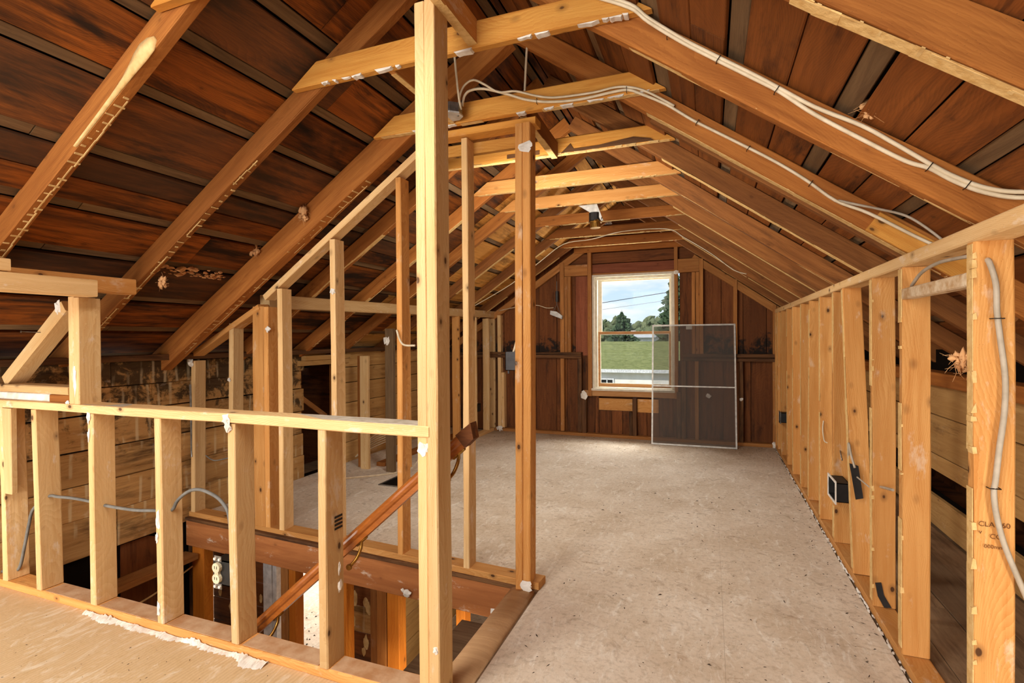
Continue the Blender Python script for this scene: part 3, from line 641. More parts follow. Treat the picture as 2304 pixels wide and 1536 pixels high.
# plaster ridge left on the floor along the plate
m = MB(); q = random.Random(9)
pts = []
for k_ in range(150):
    t = k_ / 149; x = -2.80 + 1.14 * t; w = .010 + .055 * max(0, mnoise.noise(Vector((x * 5.5, 3, 0))) + .12) + q.uniform(0, .016)
    h = .004 + .028 * max(0, mnoise.noise(Vector((x * 7, 9, 0))) + .15) * q.uniform(.4, 1.3)
    pts.append((x + q.uniform(-.003, .003), w, h))
vv = []
for x, w, h in pts: vv += [(x, 1.580, .0), (x, 1.579, h), (x, 1.579 - w * .5, h * q.uniform(.4, .8)), (x, 1.579 - w, .0005)]
m.add(vv, [(k_ * 4 + j_, k_ * 4 + j_ + 1, k_ * 4 + 5 + j_, k_ * 4 + 4 + j_) for k_ in range(149) for j_ in range(3)])
o = m.build('plaster_ridge', M_white); tag(o, 'broken ridge of white plaster lying along the base of the half wall', 'plaster')

# ---- post at the end of the half wall
po = thing('front_post', 'tall doubled stud post standing at the end of the half wall', 'post', (-.93, 1.63, 0))
upright('post_stud', -.967, -.926, HY0, HY1, .993, 2.475, M_stud, po); upright('post_stud', -.926, -.885, HY0, HY1, .0, 2.62, M_stud, po)
upright('trimmer', -.967, -.926, HY0, HY1, 0, .953, M_stud, po)
lumps(po, (((-.945, HY0 - .001, .915), .018, (1.2, .12, 1.3)), ((-.90, HY0, .21), .011, (1, .4, 1.2))))

# ---- frame standing on the left end of the half wall
cf = thing('corner_frame', 'short braced frame of doubled posts and beam standing on the half wall', 'timber frame', (-2.9, 1.63, .993))
upright('post', -2.922, -2.882, HY0, HY1, .993, 1.515, M_stud, cf); upright('post', -2.882, -2.842, HY0, HY1, .993, 1.51, M_stud, cf)
alongy('top_plate', -2.838, -2.75, -1.2, 1.615, 1.512, 1.592, M_stud, cf); alongy('top_plate', -2.945, -2.85, -1.2, 1.86, 1.545, 1.625, M_orange, cf)
lumber('brace', (-3.50, 1.64, 1.09), (-2.985, 1.64, 1.475), .062, .085, M_stud, cf, side=(0, 0, 1))
alongx('sill_block', -4.0, -2.925, HY0 - .002, HY1, 1.036, 1.074, M_stud, cf); alongx('shim', -3.10, -2.925, HY0 + .012, HY1 - .01, .994, 1.034, M_raft, cf); alongx('shim', -4.0, -3.105, HY0 + .018, HY1 - .01, .994, 1.034, M_white, cf)
alongy('cleat', -2.79, -2.75, .7, 1.285, 1.596, 1.648, M_stud, cf)
lumps(cf, (((-3.03, 1.597, 1.465), .022, (1, .15, 1.5)), ((-2.872, HY0 - .002, 1.12), .009, (1, .3, 7)), ((-2.93, HY0 - .003, 1.0), .01, (1.3, .4, .8))))
m = MB(); m.tube([(-3.17, 1.60, 1.345), (-3.20, 1.535, 1.349), (-3.201, 1.533, 1.349)], .0022, 6); m.tube([(-3.2005, 1.5345, 1.349), (-3.2025, 1.530, 1.3493)], .006, 8); m.build('nail', M_steel, cf)
o = alongx('attic_block', -4.0, -3.64, 1.94, 1.98, 1.10, 1.17, M_orange); tag(o, 'orange block between rafter feet behind the brace of the corner frame', 'blocking')

# ---- stair partition (far side of the opening)
sw = thing('stair_partition', 'tall open stud partition with sloping plate on the far side of the stairs', 'stud wall', (-2.2, 2.6, 0))
def YS(x): return 2.525 + (-.908 - x) * .066
lumber('bottom_plate', (-3.59, YS(-3.59) + .05, .0205), (-.825, YS(-.825) + .05, .0205), .10, .039, M_orange, sw, side=(0, 1, 0))
def sst(x0, w, z1, mat=M_stud, d=.09, name='stud', dx=0.02, z0=.04):
    y = YS(x0); return upright(name, x0, x0 + w, y, y + d, z0, z1, mat, sw, dx=dx)
def zpl(x): return 1.605 + .629 * (x + 2.684)
sst(-3.575, .041, 1.15, M_stud); sst(-3.163, .041, 1.415); sst(-2.905, .10, 1.525, M_orange, .04, dx=.0); sst(-2.80, .04, 1.52, M_orange, .09, dx=.0)
sst(-2.674, .041, zpl(-2.654) + .012, dx=.0); sst(-2.216, .042, zpl(-2.2) + .012, dx=.0); sst(-1.714, .036, zpl(-1.70) + .012, M_orange, dx=.005); sst(-1.272, .036, 2.39, M_stud, dx=.005)
lumber('sloping_plate', (-3.575, YS(-3.55) + .045, 1.125 + .055), (-2.84, YS(-2.8) + .045, 1.468 + .055), .04, .09, M_orange, sw, side=(-.49, 0, 1))
lumber('sloping_plate', (-2.79, YS(-2.75) + .045, zpl(-2.79) + .045), (-1.42, YS(-1.5) + .045, zpl(-1.42) + .045), .04, .09, M_stud, sw, side=(-.629, 0, 1))
alongx('top_plate', -1.46, -.83, 2.522, 2.612, 2.396, 2.434, M_collar, sw); alongx('top_plate', -1.40, -.93, 2.63, 2.67, 2.33, 2.392, M_collar, sw)
upright('corner_stud', -.945, -.905, 2.49, 2.58, .0, 2.395, M_orange, sw, dx=.015); upright('corner_stud', -.904, -.863, 2.49, 2.58, .0, 2.395, M_orange, sw, dx=.015)
lumps(sw, (((-.875, 2.488, 2.27), .030, (1.1, .12, .8)), ((-.885, 2.488, .03), .026, (1.2, .15, .9)), ((-2.19, YS(-2.2) - .003, 1.60), .018, (1, .3, 1)), ((-3.14, YS(-3.14) - .003, 1.02), .013, (1, .4, 1)), ((-2.76, YS(-2.76), 1.37), .017, (1, .5, 1.1)), ((-3.55, 2.69, 1.14), .026, (1, .5, 1.3))))

# ---- left knee wall
kl = thing('knee_wall', 'knee wall of far left bay, studs partly missing, behind the stair partition', 'stud wall', (KL - .05, 4.7, 0))
lumber('top_plate', (KL - .047, YS(KL) + .09, 1.566), (KL - .047, 6.79, 1.634), .092, .085, M_stud, kl, side=(0, 0, 1))
alongy('bottom_plate', KL - .092, KL, 5.35, 6.70, .001, .04, M_stud, kl)
for y in (5.61, 6.10, 6.51, 6.72): upright('stud', KL - .092, KL, y, y + .041, .04, 1.57, M_orange if y < 5.7 else M_stud, kl)
upright('stud', KL - .092, KL, 4.50, 4.54, .001, 1.56, M_orange, kl)
# attic-side studs behind it
o = upright('attic_stud', -2.97, -2.88, 4.28, 4.33, .0, 1.40, M_grey, dx=.0); lumps(o, (((-2.95, 4.277, 1.28), .03, (1, .25, 1.6)),)); tag(o, 'weathered grey stud behind the left knee wall with a plaster dab', 'stud')
o = upright('attic_stud', -3.285, -3.19, 4.30, 4.34, .0, 1.13, M_stud); tag(o, 'short pale stud beside the gap in the mouldy left planks', 'stud')
o = upright('attic_stud', -3.36, -3.30, 4.36, 4.40, .0, 1.13, M_raft); tag(o, 'brown stud just left of the short pale stud', 'stud')
o = alongy('attic_sill', -3.2, -3.1, 4.45, 6.2, .0, .04, M_raft); tag(o, 'brown timber lying on the attic floor behind the left knee wall', 'timber')

# ---- right knee wall
kr = thing('knee_wall', 'long knee wall of evenly spaced amber studs down the right side', 'stud wall', (KR + .05, 4, 0))
alongy('bottom_plate', KR, KR + .092, 1.0, 6.72, .001, .040, M_orange, kr)
alongy('top_plate', KR, KR + .092, .95, 6.72, 1.566, 1.612, M_stud, kr)
for i, (yb, yt) in enumerate(((1.853, 1.853), (2.450, 2.44), (2.846, 2.846), (3.19, 3.415), (3.648, 3.65), (4.08, 4.06), (4.53, 4.46), (4.88, 4.86), (5.32, 5.32), (5.70, 5.70), (6.14, 6.14), (6.45, 6.45), (6.66, 6.66))):
    lumber('stud', (KR + .046, yb + .02, .040), (KR + .046, yt + .02, 1.566), .092, .040, M_orange, kr, side=(1, 0, 0), rough=.0022)
    film(kr, (KR, yb + .02, .045), (KR, yt + .02, 1.56), .040, M_film, RND, (-1, 0, 0), .92)
    if i < 3:
        m = MB()
        for k_ in range(15 if i == 0 else 7):
            zz = RND.uniform(.1, 1.52); ww = RND.uniform(.006, .03); m.prism([(KR - RND.uniform(.001, .007), zz), (KR + .008, zz + .002), (KR + .006, zz + ww), (KR - RND.uniform(.001, .006), zz + ww * RND.uniform(.5, 1.2))], 'y', yb + RND.uniform(-.003, .0), yb + RND.uniform(.01, .03))
        o = m.build('plaster_crumbs', M_film, kr); o['kind'] = 'stuff'
doc(alongy('nailer_block', KR - .002, KR + .04, 1.893, 2.44, 1.44, 1.482, plain('plastered_block', (226, 206, 174), .9, nz=.4, c2=(186, 146, 100), sc=26), kr), 'short block crusted with white plaster')
m = MB(); q = random.Random(31)
for k_ in range(230):
    m.blob((KR - .004 - q.uniform(0, .008), q.uniform(1.2, 6.6), q.uniform(.0, .012)), q.uniform(.003, .010), k_, (.6, q.uniform(1, 3.5), .6), 1, .9)
o = m.build('plaster_crumbs', M_white, kr); o['kind'] = 'stuff'
# grade stamp on the nearest stud
def stamp(txt, x, z, size):
    cu = bpy.data.curves.new('stamp', 'FONT'); cu.body = txt; cu.size = size; cu.extrude = .0001
    tmp = bpy.data.objects.new('tmp', cu); COL.objects.link(tmp); dg = bpy.context.evaluated_depsgraph_get(); me = bpy.data.meshes.new_from_object(tmp.evaluated_get(dg)); bpy.data.objects.remove(tmp)
    me.transform(Matrix.Translation((x, 1.8515, z)) @ Matrix.Rotation(math.radians(90), 4, 'X')); me.materials.clear()
    return link('grade_stamp', me, M_stampink, kr)
M_stampink = plain('stamp_ink', (120, 72, 34), .9)
stamp('CLA 760', .712, .755, .020); stamp('CC', .738, .722, .019); stamp('000mm', .725, .694, .015); stamp('v', .713, .733, .018)

# ---- wires
def cable(label, pts, r, mat, cat='cable', group=None, staples=(), parent=None, name='electric_cable', sub=5, st_dir=(0, -1, 0)):
    pts = [Vector(p) for p in pts]; m = MB(); m.tube(catmull(pts, sub), r, 7)
    if parent: return m.build(name, mat, parent, True)
    o = m.build(name, mat, None, True); tag(o, label, cat, group)
    for p, axis in staples:
        b = MB(); p = Vector(p); ax = Vector(axis).normalized(); sd_ = Vector(st_dir)
        b.tube([p - ax * (r + .006) - sd_ * (r + .002), p - ax * (r + .005) + sd_ * (r + .001), p + ax * (r + .005) + sd_ * (r + .001), p + ax * (r + .006) - sd_ * (r + .002)], .0016, 5); b.build('staple', M_staple, o)
    return o
cA = [(-.55, 1.855, 2.60), (-.401, 1.852, 2.53), (-.258, 1.85, 2.452), (-.197, 1.862, 2.397), (-.084, 1.89, 2.315), (.023, 1.89, 2.235), (.142, 1.89, 2.148), (.214, 1.89, 2.094), (.314, 1.89, 2.004), (.451, 1.89, 1.900), (.553, 1.89, 1.826), (.613, 1.89, 1.796), (.671, 1.89, 1.752), (.743, 1.885, 1.709), (.826, 1.88, 1.685), (.95, 1.88, 1.69)]
cA2 = [(x, y - .001, z + .012) for x, y, z in cA[:7]] + [(.214, 1.888, 2.104), (.314, 1.888, 2.027), (.440, 1.888, 1.949), (.520, 1.888, 1.886), (.613, 1.886, 1.808), (.671, 1.886, 1.764), (.743, 1.88, 1.721), (.826, 1.875, 1.70), (.95, 1.87, 1.705)]
DR = (.72, 0, 1)
cable('lower of twin white cables stapled down the second right rafter', cA, .0065, M_cable, staples=[((-.13, 1.888, 2.35), DR), ((.03, 1.888, 2.235), DR), ((.205, 1.888, 2.10), DR), ((.61, 1.885, 1.80), DR), ((.70, 1.884, 1.735), DR)])
cable('upper of twin white cables bowing away from the lower on the second right rafter', cA2, .0065, M_cable)
cB = [(-1.193, 2.42, 2.50), (-1.175, 2.41, 2.545), (-1.142, 2.41, 2.567), (-1.067, 2.42, 2.567), (-.946, 2.43, 2.523), (-.852, 2.455, 2.49), (-.737, 2.462, 2.463), (-.583, 2.462, 2.449), (-.415, 2.462, 2.457), (-.35, 2.462, 2.453), (-.294, 2.47, 2.428), (-.184, 2.503, 2.374), (-.068, 2.505, 2.284), (.081, 2.505, 2.182), (.258, 2.505, 2.060), (.384, 2.505, 1.960), (.490, 2.505, 1.864), (.599, 2.46, 1.79), (.764, 2.46, 1.678), (.86, 2.46, 1.62)]
cable('white cable along the third tie and down the third right rafter to the knee wall', cB, .0065, M_cable, staples=[((-.80, 2.46, 2.476), (0, 0, 1)), ((-.36, 2.46, 2.454), (0, 0, 1)), ((-.05, 2.503, 2.272), DR), ((.16, 2.503, 2.125), DR), ((.40, 2.503, 1.945), DR)])
cable('second white cable looping over the junction box and along the third tie', [(-1.215, 2.43, 2.50), (-1.196, 2.40, 2.547), (-1.170, 2.40, 2.594), (-1.119, 2.40, 2.612), (-1.058, 2.40, 2.579), (-.986, 2.41, 2.532), (-.90, 2.43, 2.53), (-.80, 2.455, 2.50), (-.70, 2.461, 2.478), (-.52, 2.461, 2.470), (-.42, 2.461, 2.476), (-.35, 2.461, 2.466), (-.27, 2.47, 2.435), (-.15, 2.50, 2.362)], .0055, M_cable)
cable('thin pale cable leaving the third right rafter for the knee wall top', [(.50, 2.50, 1.862), (.553, 2.46, 1.831), (.63, 2.46, 1.805), (.72, 2.46, 1.770), (.793, 2.46, 1.711), (.87, 2.46, 1.63)], .005, M_pcable)
cable('cable dropping from above straight into the junction box', [(-1.205, 2.33, 2.80), (-1.201, 2.35, 2.738), (-1.190, 2.35, 2.624), (-1.183, 2.36, 2.523), (-1.19, 2.40, 2.475)], .006, M_cable)
cable('cable hanging behind the golden tie down to the third tie', [(-.873, 2.53, 2.86), (-.873, 2.53, 2.821), (-.881, 2.53, 2.705), (-.889, 2.53, 2.56)], .006, M_cable)
cable('thin cable along the eighth tie and down both end rafters', [(-2.72, 5.78, 1.69), (-2.219, 5.765, 1.938), (-1.856, 5.76, 2.182), (-1.56, 5.75, 2.369), (-1.241, 5.75, 2.40), (-.896, 5.75, 2.46), (-.43, 5.75, 2.45), (-.25, 5.765, 2.345), (.012, 5.785, 2.165), (.224, 5.785, 1.985), (.349, 5.785, 1.935)], .005, M_cable)
cable('white cable running down beside the slim stud right of the front post', [(-1.262, 2.60, 2.39), (-1.250, 2.60, 2.145), (-1.245, 2.62, 1.75), (-1.245, 2.63, 1.62)], .006, M_cable)
cable('cable down the left side of the corner stud into the hanging black box', [(-.952, 2.59, 2.34), (-.957, 2.60, 1.9), (-.958, 2.60, 1.45), (-.975, 2.62, 1.30), (-1.0, 2.63, 1.22)], .006, M_cable)
cable('second short cable entering the hanging black box', [(-.953, 2.60, 1.42), (-.962, 2.61, 1.32), (-.975, 2.63, 1.22)], .006, M_cable)
cG = [(.735, 1.858, 1.513), (.735, 1.842, 1.50), (.747, 1.838, 1.440), (.750, 1.840, 1.365), (.757, 1.840, 1.291), (.768, 1.840, 1.179), (.766, 1.840, 1.080), (.755, 1.84, .979), (.747, 1.84, .891), (.743, 1.84, .860), (.747, 1.84, .804), (.761, 1.84, .731), (.781, 1.84, .665), (.809, 1.84, .586), (.84, 1.84, .50)]
cable('thick grey cable stapled down the nearest right stud', cG, .0075, M_pcable, staples=[((.752, 1.842, 1.345), (1, 0, 0)), ((.744, 1.842, .868), (1, 0, 0))])
cable('grey cable arching from the nearest right stud over the plastered block', [(.735, 2.45, 1.49), (.72, 2.379, 1.497), (.72, 2.291, 1.529), (.72, 2.153, 1.543), (.72, 2.017, 1.539), (.72, 1.89, 1.531)], .006, M_pcable)
cable('dark grey cable threaded through the half wall studs to the outlet', [(-3.70, 1.63, .05), (-3.628, 1.63, .05), (-3.545, 1.63, .055), (-3.45, 1.63, .09), (-3.40, 1.63, .211), (-3.358, 1.63, .334), (-3.318, 1.63, .421), (-3.19, 1.63, .50), (-3.10, 1.63, .507), (-3.00, 1.63, .512), (-2.862, 1.63, .511), (-2.735, 1.63, .503), (-2.536, 1.63, .504), (-2.399, 1.63, .517), (-2.282, 1.63, .531), (-2.238, 1.63, .582), (-2.167, 1.63, .629), (-2.098, 1.63, .643), (-2.018, 1.63, .628), (-1.965, 1.63, .601), (-1.927, 1.63, .55), (-1.918, 1.632, .42)], .0075, M_gcable)
cable('thin dark cable looping between the two left stair partition studs', [(-3.44, 2.72, .46), (-3.36, 2.72, .43), (-3.25, 2.72, .45), (-3.05, 2.72, .50)], .004, M_gcable)
cable('white cable curling from the slim stair stud to the front post', [(-1.70, 2.57, 1.35), (-1.67, 2.55, 1.30), (-1.62, 2.52, 1.265), (-1.53, 2.49, 1.262)], .006, M_cable)
cable('white cable lying across the attic floor left of the front post', [(-2.20, 2.64, .42), (-2.35, 3.4, .25), (-2.55, 4.0, .12), (-2.7, 4.4, .08), (-2.78, 4.75, .20), (-2.80, 4.9, .32)], .006, M_cable)
m = MB()
for k_ in range(6):
    m.tube(catmull([(-3.50 + .02 * k_, 4.5, .06 + .02 * k_), (-3.45, 4.8, .12 + .025 * k_), (-3.40, 5.15 + .05 * k_, .15 + .02 * k_), (-3.35, 5.4, .12)], 4), .006, 6)
o = m.build('cable_bundle', M_cable, None, True); tag(o, 'bundle of loose white cables lying in the left attic recess', 'cable')
cable('grey cable poking down from a stud halfway along the right knee wall', [(.706, 3.30, .62), (.70, 3.28, .66), (.695, 3.25, .72), (.70, 3.22, .66), (.712, 3.20, .60)], .006, M_pcable)
m = MB(); m.tube([(.735, 2.84, .60), (.72, 2.62, .645)], .006, 8); m.tube([(.735, 2.84, .60), (.738, 2.86, .595)], .006, 8); o = m.build('cable_stub', M_pcable); tag(o, 'cut cable stub sticking out of the second right stud', 'cable')
m = MB(); m.tube([(.72, 3.19, .555), (.75, 2.89, .54)], .004, 8); o = m.build('cable_stub', M_pcable); tag(o, 'cut cable stub between the third and fourth right studs', 'cable')
m = MB(); m.tube(catmull([(.72, 4.06, .72), (.712, 4.04, .66), (.71, 3.98, .60), (.712, 3.90, .60)], 4), .004, 6); o = m.build('cable_stub', M_cable); tag(o, 'bent white wire hook on the sixth right stud', 'cable')
m = MB(); m.tube([(.735, 3.645, .60), (.715, 3.50, .575)], .004, 8); o = m.build('cable_stub', M_steel); tag(o, 'silver cut cable stub on the fifth right stud', 'cable')

# ---- boxes and fittings
ob = thing('outlet_box', 'open metal outlet box with ivory duplex receptacle on half wall stud', 'outlet', (-1.925, 1.62, .31))
m = MB(); m.box((-1.985, 1.60, .262), (-1.872, 1.604, .366)); m.box((-1.985, 1.60, .262), (-1.981, 1.66, .366)); m.box((-1.876, 1.60, .262), (-1.872, 1.66, .366)); m.box((-1.985, 1.60, .262), (-1.872, 1.66, .266)); m.box((-1.985, 1.60, .362), (-1.872, 1.66, .366)); m.box((-1.985, 1.655, .262), (-1.872, 1.66, .366))
m.build('box', M_black, ob)
for zc in (.291, .337):
    m = MB(); m.tube([(-1.955, 1.600, zc), (-1.955, 1.586, zc)], .021, 14); r_ = m.build('receptacle', M_ivory, ob)
    b = MB(); b.box((-1.963, 1.5852, zc - .004), (-1.960, 1.5865, zc + .008)); b.box((-1.950, 1.5852, zc - .004), (-1.947, 1.5865, zc + .008)); b.build('slot', M_black, r_)
m = MB(); m.box((-1.966, 1.589, .305), (-1.944, 1.600, .324)); m.build('receptacle_body', M_ivory, ob)
for zc in (.256, .372):
    m = MB(); m.box((-1.975, 1.597, zc - .012), (-1.935, 1.600, zc + .012)); e_ = m.build('mounting_ear', M_steel, ob)
    for xx in (-1.968, -1.942):
        b = MB(); b.tube([(xx, 1.597, zc), (xx, 1.590, zc)], .006, 8); b.build('screw', M_white, e_)
jb = thing('junction_box', 'round galvanised ceiling box on the board left of the front post', 'junction box', (-1.215, 2.40, 2.48))
m = MB(); pr = [(-1.25 + .055 * math.cos(a) * 1.15, 2.395 + .055 * math.sin(a)) for a in [math.pi / 8 + k_ * math.pi / 4 for k_ in range(8)]]
m.prism(pr, 'z', 2.452, 2.50); m.build('box', M_steel, jb); m = MB(); m.prism([(-1.25 + (x + 1.25) * 1.08, 2.395 + (y - 2.395) * 1.08) for x, y in pr], 'z', 2.444, 2.452); m.build('cover_plate', M_frame, jb)
for xx in (-1.205, -1.295):
    m = MB(); m.tube([(xx, 2.395, 2.444), (xx, 2.395, 2.440)], .005, 8); m.build('screw', M_steel, jb)
lf = thing('lamp_holder', 'bare lamp holder on a bent metal bracket hanging from the collar ties', 'light fixture', (-.91, 4.40, 2.3))
m = MB(); m.prism([(-1.06, 2.44), (-.90, 2.44), (-.86, 2.33), (-.87, 2.30), (-.90, 2.36), (-.95, 2.36), (-.97, 2.38)], 'y', 4.405, 4.409); m.prism([(-.94, 2.44), (-.91, 2.44), (-.855, 2.31), (-.87, 2.30)], 'y', 4.44, 4.46); m.build('bracket', M_frame, lf)
m = MB(); m.tube([(-.925, 4.43, 2.37), (-.925, 4.43, 2.30)], .05, 12); m.build('box', M_black, lf)
m = MB(); m.tube([(-.925, 4.42, 2.295), (-.92, 4.42, 2.285), (-.918, 4.42, 2.24)], .045, 12); m.tube([(-.92, 4.42, 2.29), (-.92, 4.42, 2.284)], .06, 12); m.build('socket', M_brass, lf)
hl = thing('hanging_lamp', 'small white lamp bar dangling from a wire on the far wall, left of the window', 'light fixture', (-1.9, 6.66, 1.6))
m = MB(); m.prism([(-1.99, 1.61), (-1.83, 1.545), (-1.825, 1.59), (-1.90, 1.645), (-1.985, 1.66)], 'y', 6.62, 6.68); m.build('lamp_bar', M_frame, hl)
m = MB(); m.tube([(-1.95, 6.65, 1.66), (-1.905, 6.65, 1.74), (-1.86, 6.65, 1.63)], .004, 6); m.build('hook', M_gcable, hl); m = MB(); m.box((-1.925, 6.66, 1.78), (-1.89, 6.70, 1.92)); m.build('switch_body', M_black, hl)
m = MB(); m.tube(catmull([(-2.76, 6.70, 1.68), (-2.5, 6.66, 1.72), (-2.2, 6.65, 1.74), (-2.05, 6.65, 1.70), (-1.95, 6.65, 1.70)], 4), .005, 6); m.build('lead', M_cable, hl, True); m = MB(); m.tube([(-1.905, 6.655, 1.74), (-1.905, 6.66, 2.05)], .004, 6); m.build('chain', M_gcable, hl)
M_boxgrey = plain('dark_grey_box_plastic', (72, 70, 70), .6, c2=(56, 54, 54))
bb = thing('switch_box', 'dark grey plastic box hanging on cables beside the corner stud', 'electrical box', (-1.0, 2.64, 1.15)); m = MB()
m.box((-1.035, 2.60, 1.125), (-.95, 2.66, 1.128)); m.box((-1.035, 2.60, 1.125), (-1.032, 2.66, 1.225)); m.box((-.953, 2.60, 1.125), (-.95, 2.66, 1.225)); m.box((-1.035, 2.60, 1.125), (-.95, 2.603, 1.225)); m.box((-1.035, 2.657, 1.125), (-.95, 2.66, 1.225)); m.build('box', M_boxgrey, bb)
for xx in (-1.02, -.965):
    m = MB(); m.tube([(xx, 2.61, 1.127), (xx, 2.61, 1.108)], .006, 6); m.build('box_lug', M_boxgrey, bb)
def openbox(name, label, x0, x1, y0, y1, z0, z1, mat, rim):
    r_ = thing(name, label, 'electrical box', ((x0 + x1) / 2, (y0 + y1) / 2, z0)); m = MB(); t = .004
    m.box((x0, y0, z0), (x1, y0 + t, z1)); m.box((x0, y1 - t, z0), (x1, y1, z1)); m.box((x0, y0, z0), (x1, y1, z0 + t)); m.box((x0, y0, z1 - t), (x1, y1, z1)); m.box((x1 - t, y0, z0), (x1, y1, z1)); m.build('box', mat, r_)
    m = MB(); w = .012; m.box((x0 - .004, y0 - w, z0 - w), (x0 + .002, y1 + w, z0)); m.box((x0 - .004, y0 - w, z1), (x0 + .002, y1 + w, z1 + w)); m.box((x0 - .004, y0 - w, z0), (x0 + .002, y0, z1)); m.box((x0 - .004, y1, z0), (x0 + .002, y1 + w, z1)); m.build('rim', rim, r_); return r_
openbox('wall_box', 'black outlet box with crumbly plaster rim between the fourth and fifth right studs', .672, .745, 3.45, 3.64, .34, .45, M_black, M_white)
openbox('wall_box', 'small black outlet box near the far end of the right knee wall', .68, .75, 6.02, 6.13, .40, .50, M_black, M_steel)
openbox('wall_box', 'plaster rimmed outlet box between studs of the left knee wall', KL - .05, KL + .002, 6.13, 6.23, .34, .44, M_black, M_white)
m = MB(); m.prism([(.690, .62), (.730, .61), (.752, .44), (.718, .43)], 'y', 3.21, 3.217); o = m.build('tape_strip', M_tape); tag(o, 'black tape strip hanging on the leaning fourth right stud', 'tape')
m = MB(); m.prism([(.712, .15), (.735, .155), (.745, .10), (.775, .045), (.745, .043), (.722, .09)], 'y', 2.838, 2.845); o = m.build('tape_strip', M_tape); tag(o, 'curled black tape scrap at the foot of the third right stud', 'tape')
# plumb line / pipe at the stair partition's left stud
m = MB(); m.tube([(-3.51, 2.66, .98), (-3.505, 2.66, .75), (-3.50, 2.655, .50), (-3.49, 2.65, .46)], .008, 8, .005); o = m.build('metal_strap', M_steel); tag(o, 'blue grey metal strap hanging beside the leftmost stair partition stud', 'strap')

# ---- handrail
hr = thing('handrail', 'varnished brown stair handrail descending behind the half wall', 'handrail', (-1.4, 1.75, .45))
a = Vector((-.855, 1.755, .925)); b = Vector((-1.98, 1.755, -.06)); d = (b - a).normalized(); u = Vector((d.z, 0, -d.x)); u = -u if u.z < 0 else u
prof = [(math.cos(t) * .026, math.sin(t) * .022 + .012) for t in [math.pi * k_ / 8 for k_ in range(9)]] + [(-.022, .002), (-.016, -.004), (-.016, -.022), (.016, -.022), (.016, -.004), (.022, .002)]
m = MB(); nP = len(prof); vv = []
for p in (a, b): vv += [p + Vector((0, 1, 0)) * x + u * z for x, z in prof]
m.add(vv, [tuple(range(nP)), tuple(range(2 * nP - 1, nP - 1, -1))] + [(i, i + nP, (i + 1) % nP + nP, (i + 1) % nP) for i in range(nP)])
rail = m.build('rail', M_rail, hr)
m = MB(); e_ = a - d * .0
m.add([e_ + Vector((0, y_, 0)) + d * x_ + u * z_ for (x_, z_) in ((-.06, .03), (.02, .034), (.02, -.024), (-.03, -.022)) for y_ in (-.026, .026)], [(0, 2, 3, 1), (2, 4, 5, 3), (4, 6, 7, 5), (6, 0, 1, 7), (0, 6, 4, 2), (1, 3, 5, 7)]); m.build('rail_end', M_gable, hr)
for px_ in (-.905, -1.352, -1.80):
    t = (a.x - px_) / -d.x; p = a + d * t - u * .020
    m = MB(); m.tube(catmull([p, p + Vector((0, -.004, -.03)), p + Vector((-.004, -.03, -.065)), p + Vector((-.012, -.066, -.085))], 4), .007, 7); m.tube([p - d * .032, p + d * .032], .009, 6); br = m.build('bracket', M_brass, hr, True)
    m = MB(); c_ = p + Vector((-.012, -.060, -.085)); m.tube([c_, c_ + Vector((0, -.009, 0))], .012, 10); m.build('bracket_plate', M_brass, br)
# ---- the storey below, seen through the stair opening
mb = MB(); mb.box((-5.6, SY0 - .1, -1.32), (-.8, 6.2, -1.26)); lf_ = struct('floor_2', mb, M_floor, 'dusty floor of the level below, seen through the stair opening')
m = MB(); q = random.Random(44); 
for _ in range(300):
    x_, y_ = q.uniform(-3.5, -2.3), q.uniform(3.0, 4.8); a_ = q.uniform(0, 6.28); r_ = q.uniform(.005, .014)
    m.add([(x_ + r_ * math.cos(a_), y_ + r_ * math.sin(a_), -1.259), (x_ - r_ * math.sin(a_) * .4, y_ + r_ * math.cos(a_) * .4, -1.259), (x_ - r_ * math.cos(a_), y_ - r_ * math.sin(a_), -1.259), (x_, y_, -1.25)], [(0, 1, 3), (1, 2, 3), (2, 0, 3)])
o = m.build('debris', M_chip, lf_, fix=False); o['kind'] = 'stuff'
mb = MB(); mb.box((-3.72, SY0 - .15, -1.3), (-3.68, 2.9, -.06)); mb.box((-5.64, 2.6, -1.3), (-5.6, 6.2, -.02)); mb.box((-5.6, 6.16, -1.3), (-.8, 6.2, -.21)); mb.box((-5.6, 2.86, -1.3), (-3.72, 2.9, -.06)); mb.box((-5.6, 2.8, -.2), (-3.72, 6.2, -.16)); mb.box((-.86, 1.5, -1.3), (-.80, 5.2, -.2)); mb.box((-3.7, SY0 - .12, -1.3), (-.8, SY0 - .08, -.2))
wl = struct('wall_lower', mb, M_white, 'walls of the level below, seen through the stair opening')
for y0, y1 in ((1.55, 1.80), (1.80, 2.02), (2.02, 2.25), (2.25, 2.5), (2.5, 2.72)):
    lumber('panel_board', (XL - .05, (y0 + y1) / 2, -1.25), (XL - .05, (y0 + y1) / 2, -.05), y1 - y0 - .004, .02, M_gable, wl, side=(0, 1, 0))
alongy('ledge', XL - .04, XL + .10, 1.6, 2.7, -.30, -.26, M_gstud, wl)
cable('pale lath strip hanging in the dark under the left planks', [(XL + .02, 1.9, -.42), (XL + .06, 2.3, -.44), (XL + .04, 2.7, -.36)], .006, M_lath, 'lath', name='lath_strip')
for x0, x1, mat in ((-3.63, -3.60, M_burnt), (-3.59, -3.47, M_lower), (-2.745, -2.68, M_gstud), (-2.676, -2.618, M_lower), (-2.232, -2.197, M_lower), (-1.965, -1.895, M_raft), (-1.89, -1.80, M_lower), (-1.41, -1.35, M_lower)):
    upright('stud', x0, x1, 2.72, 2.80, -1.255, -.20, mat, wl)
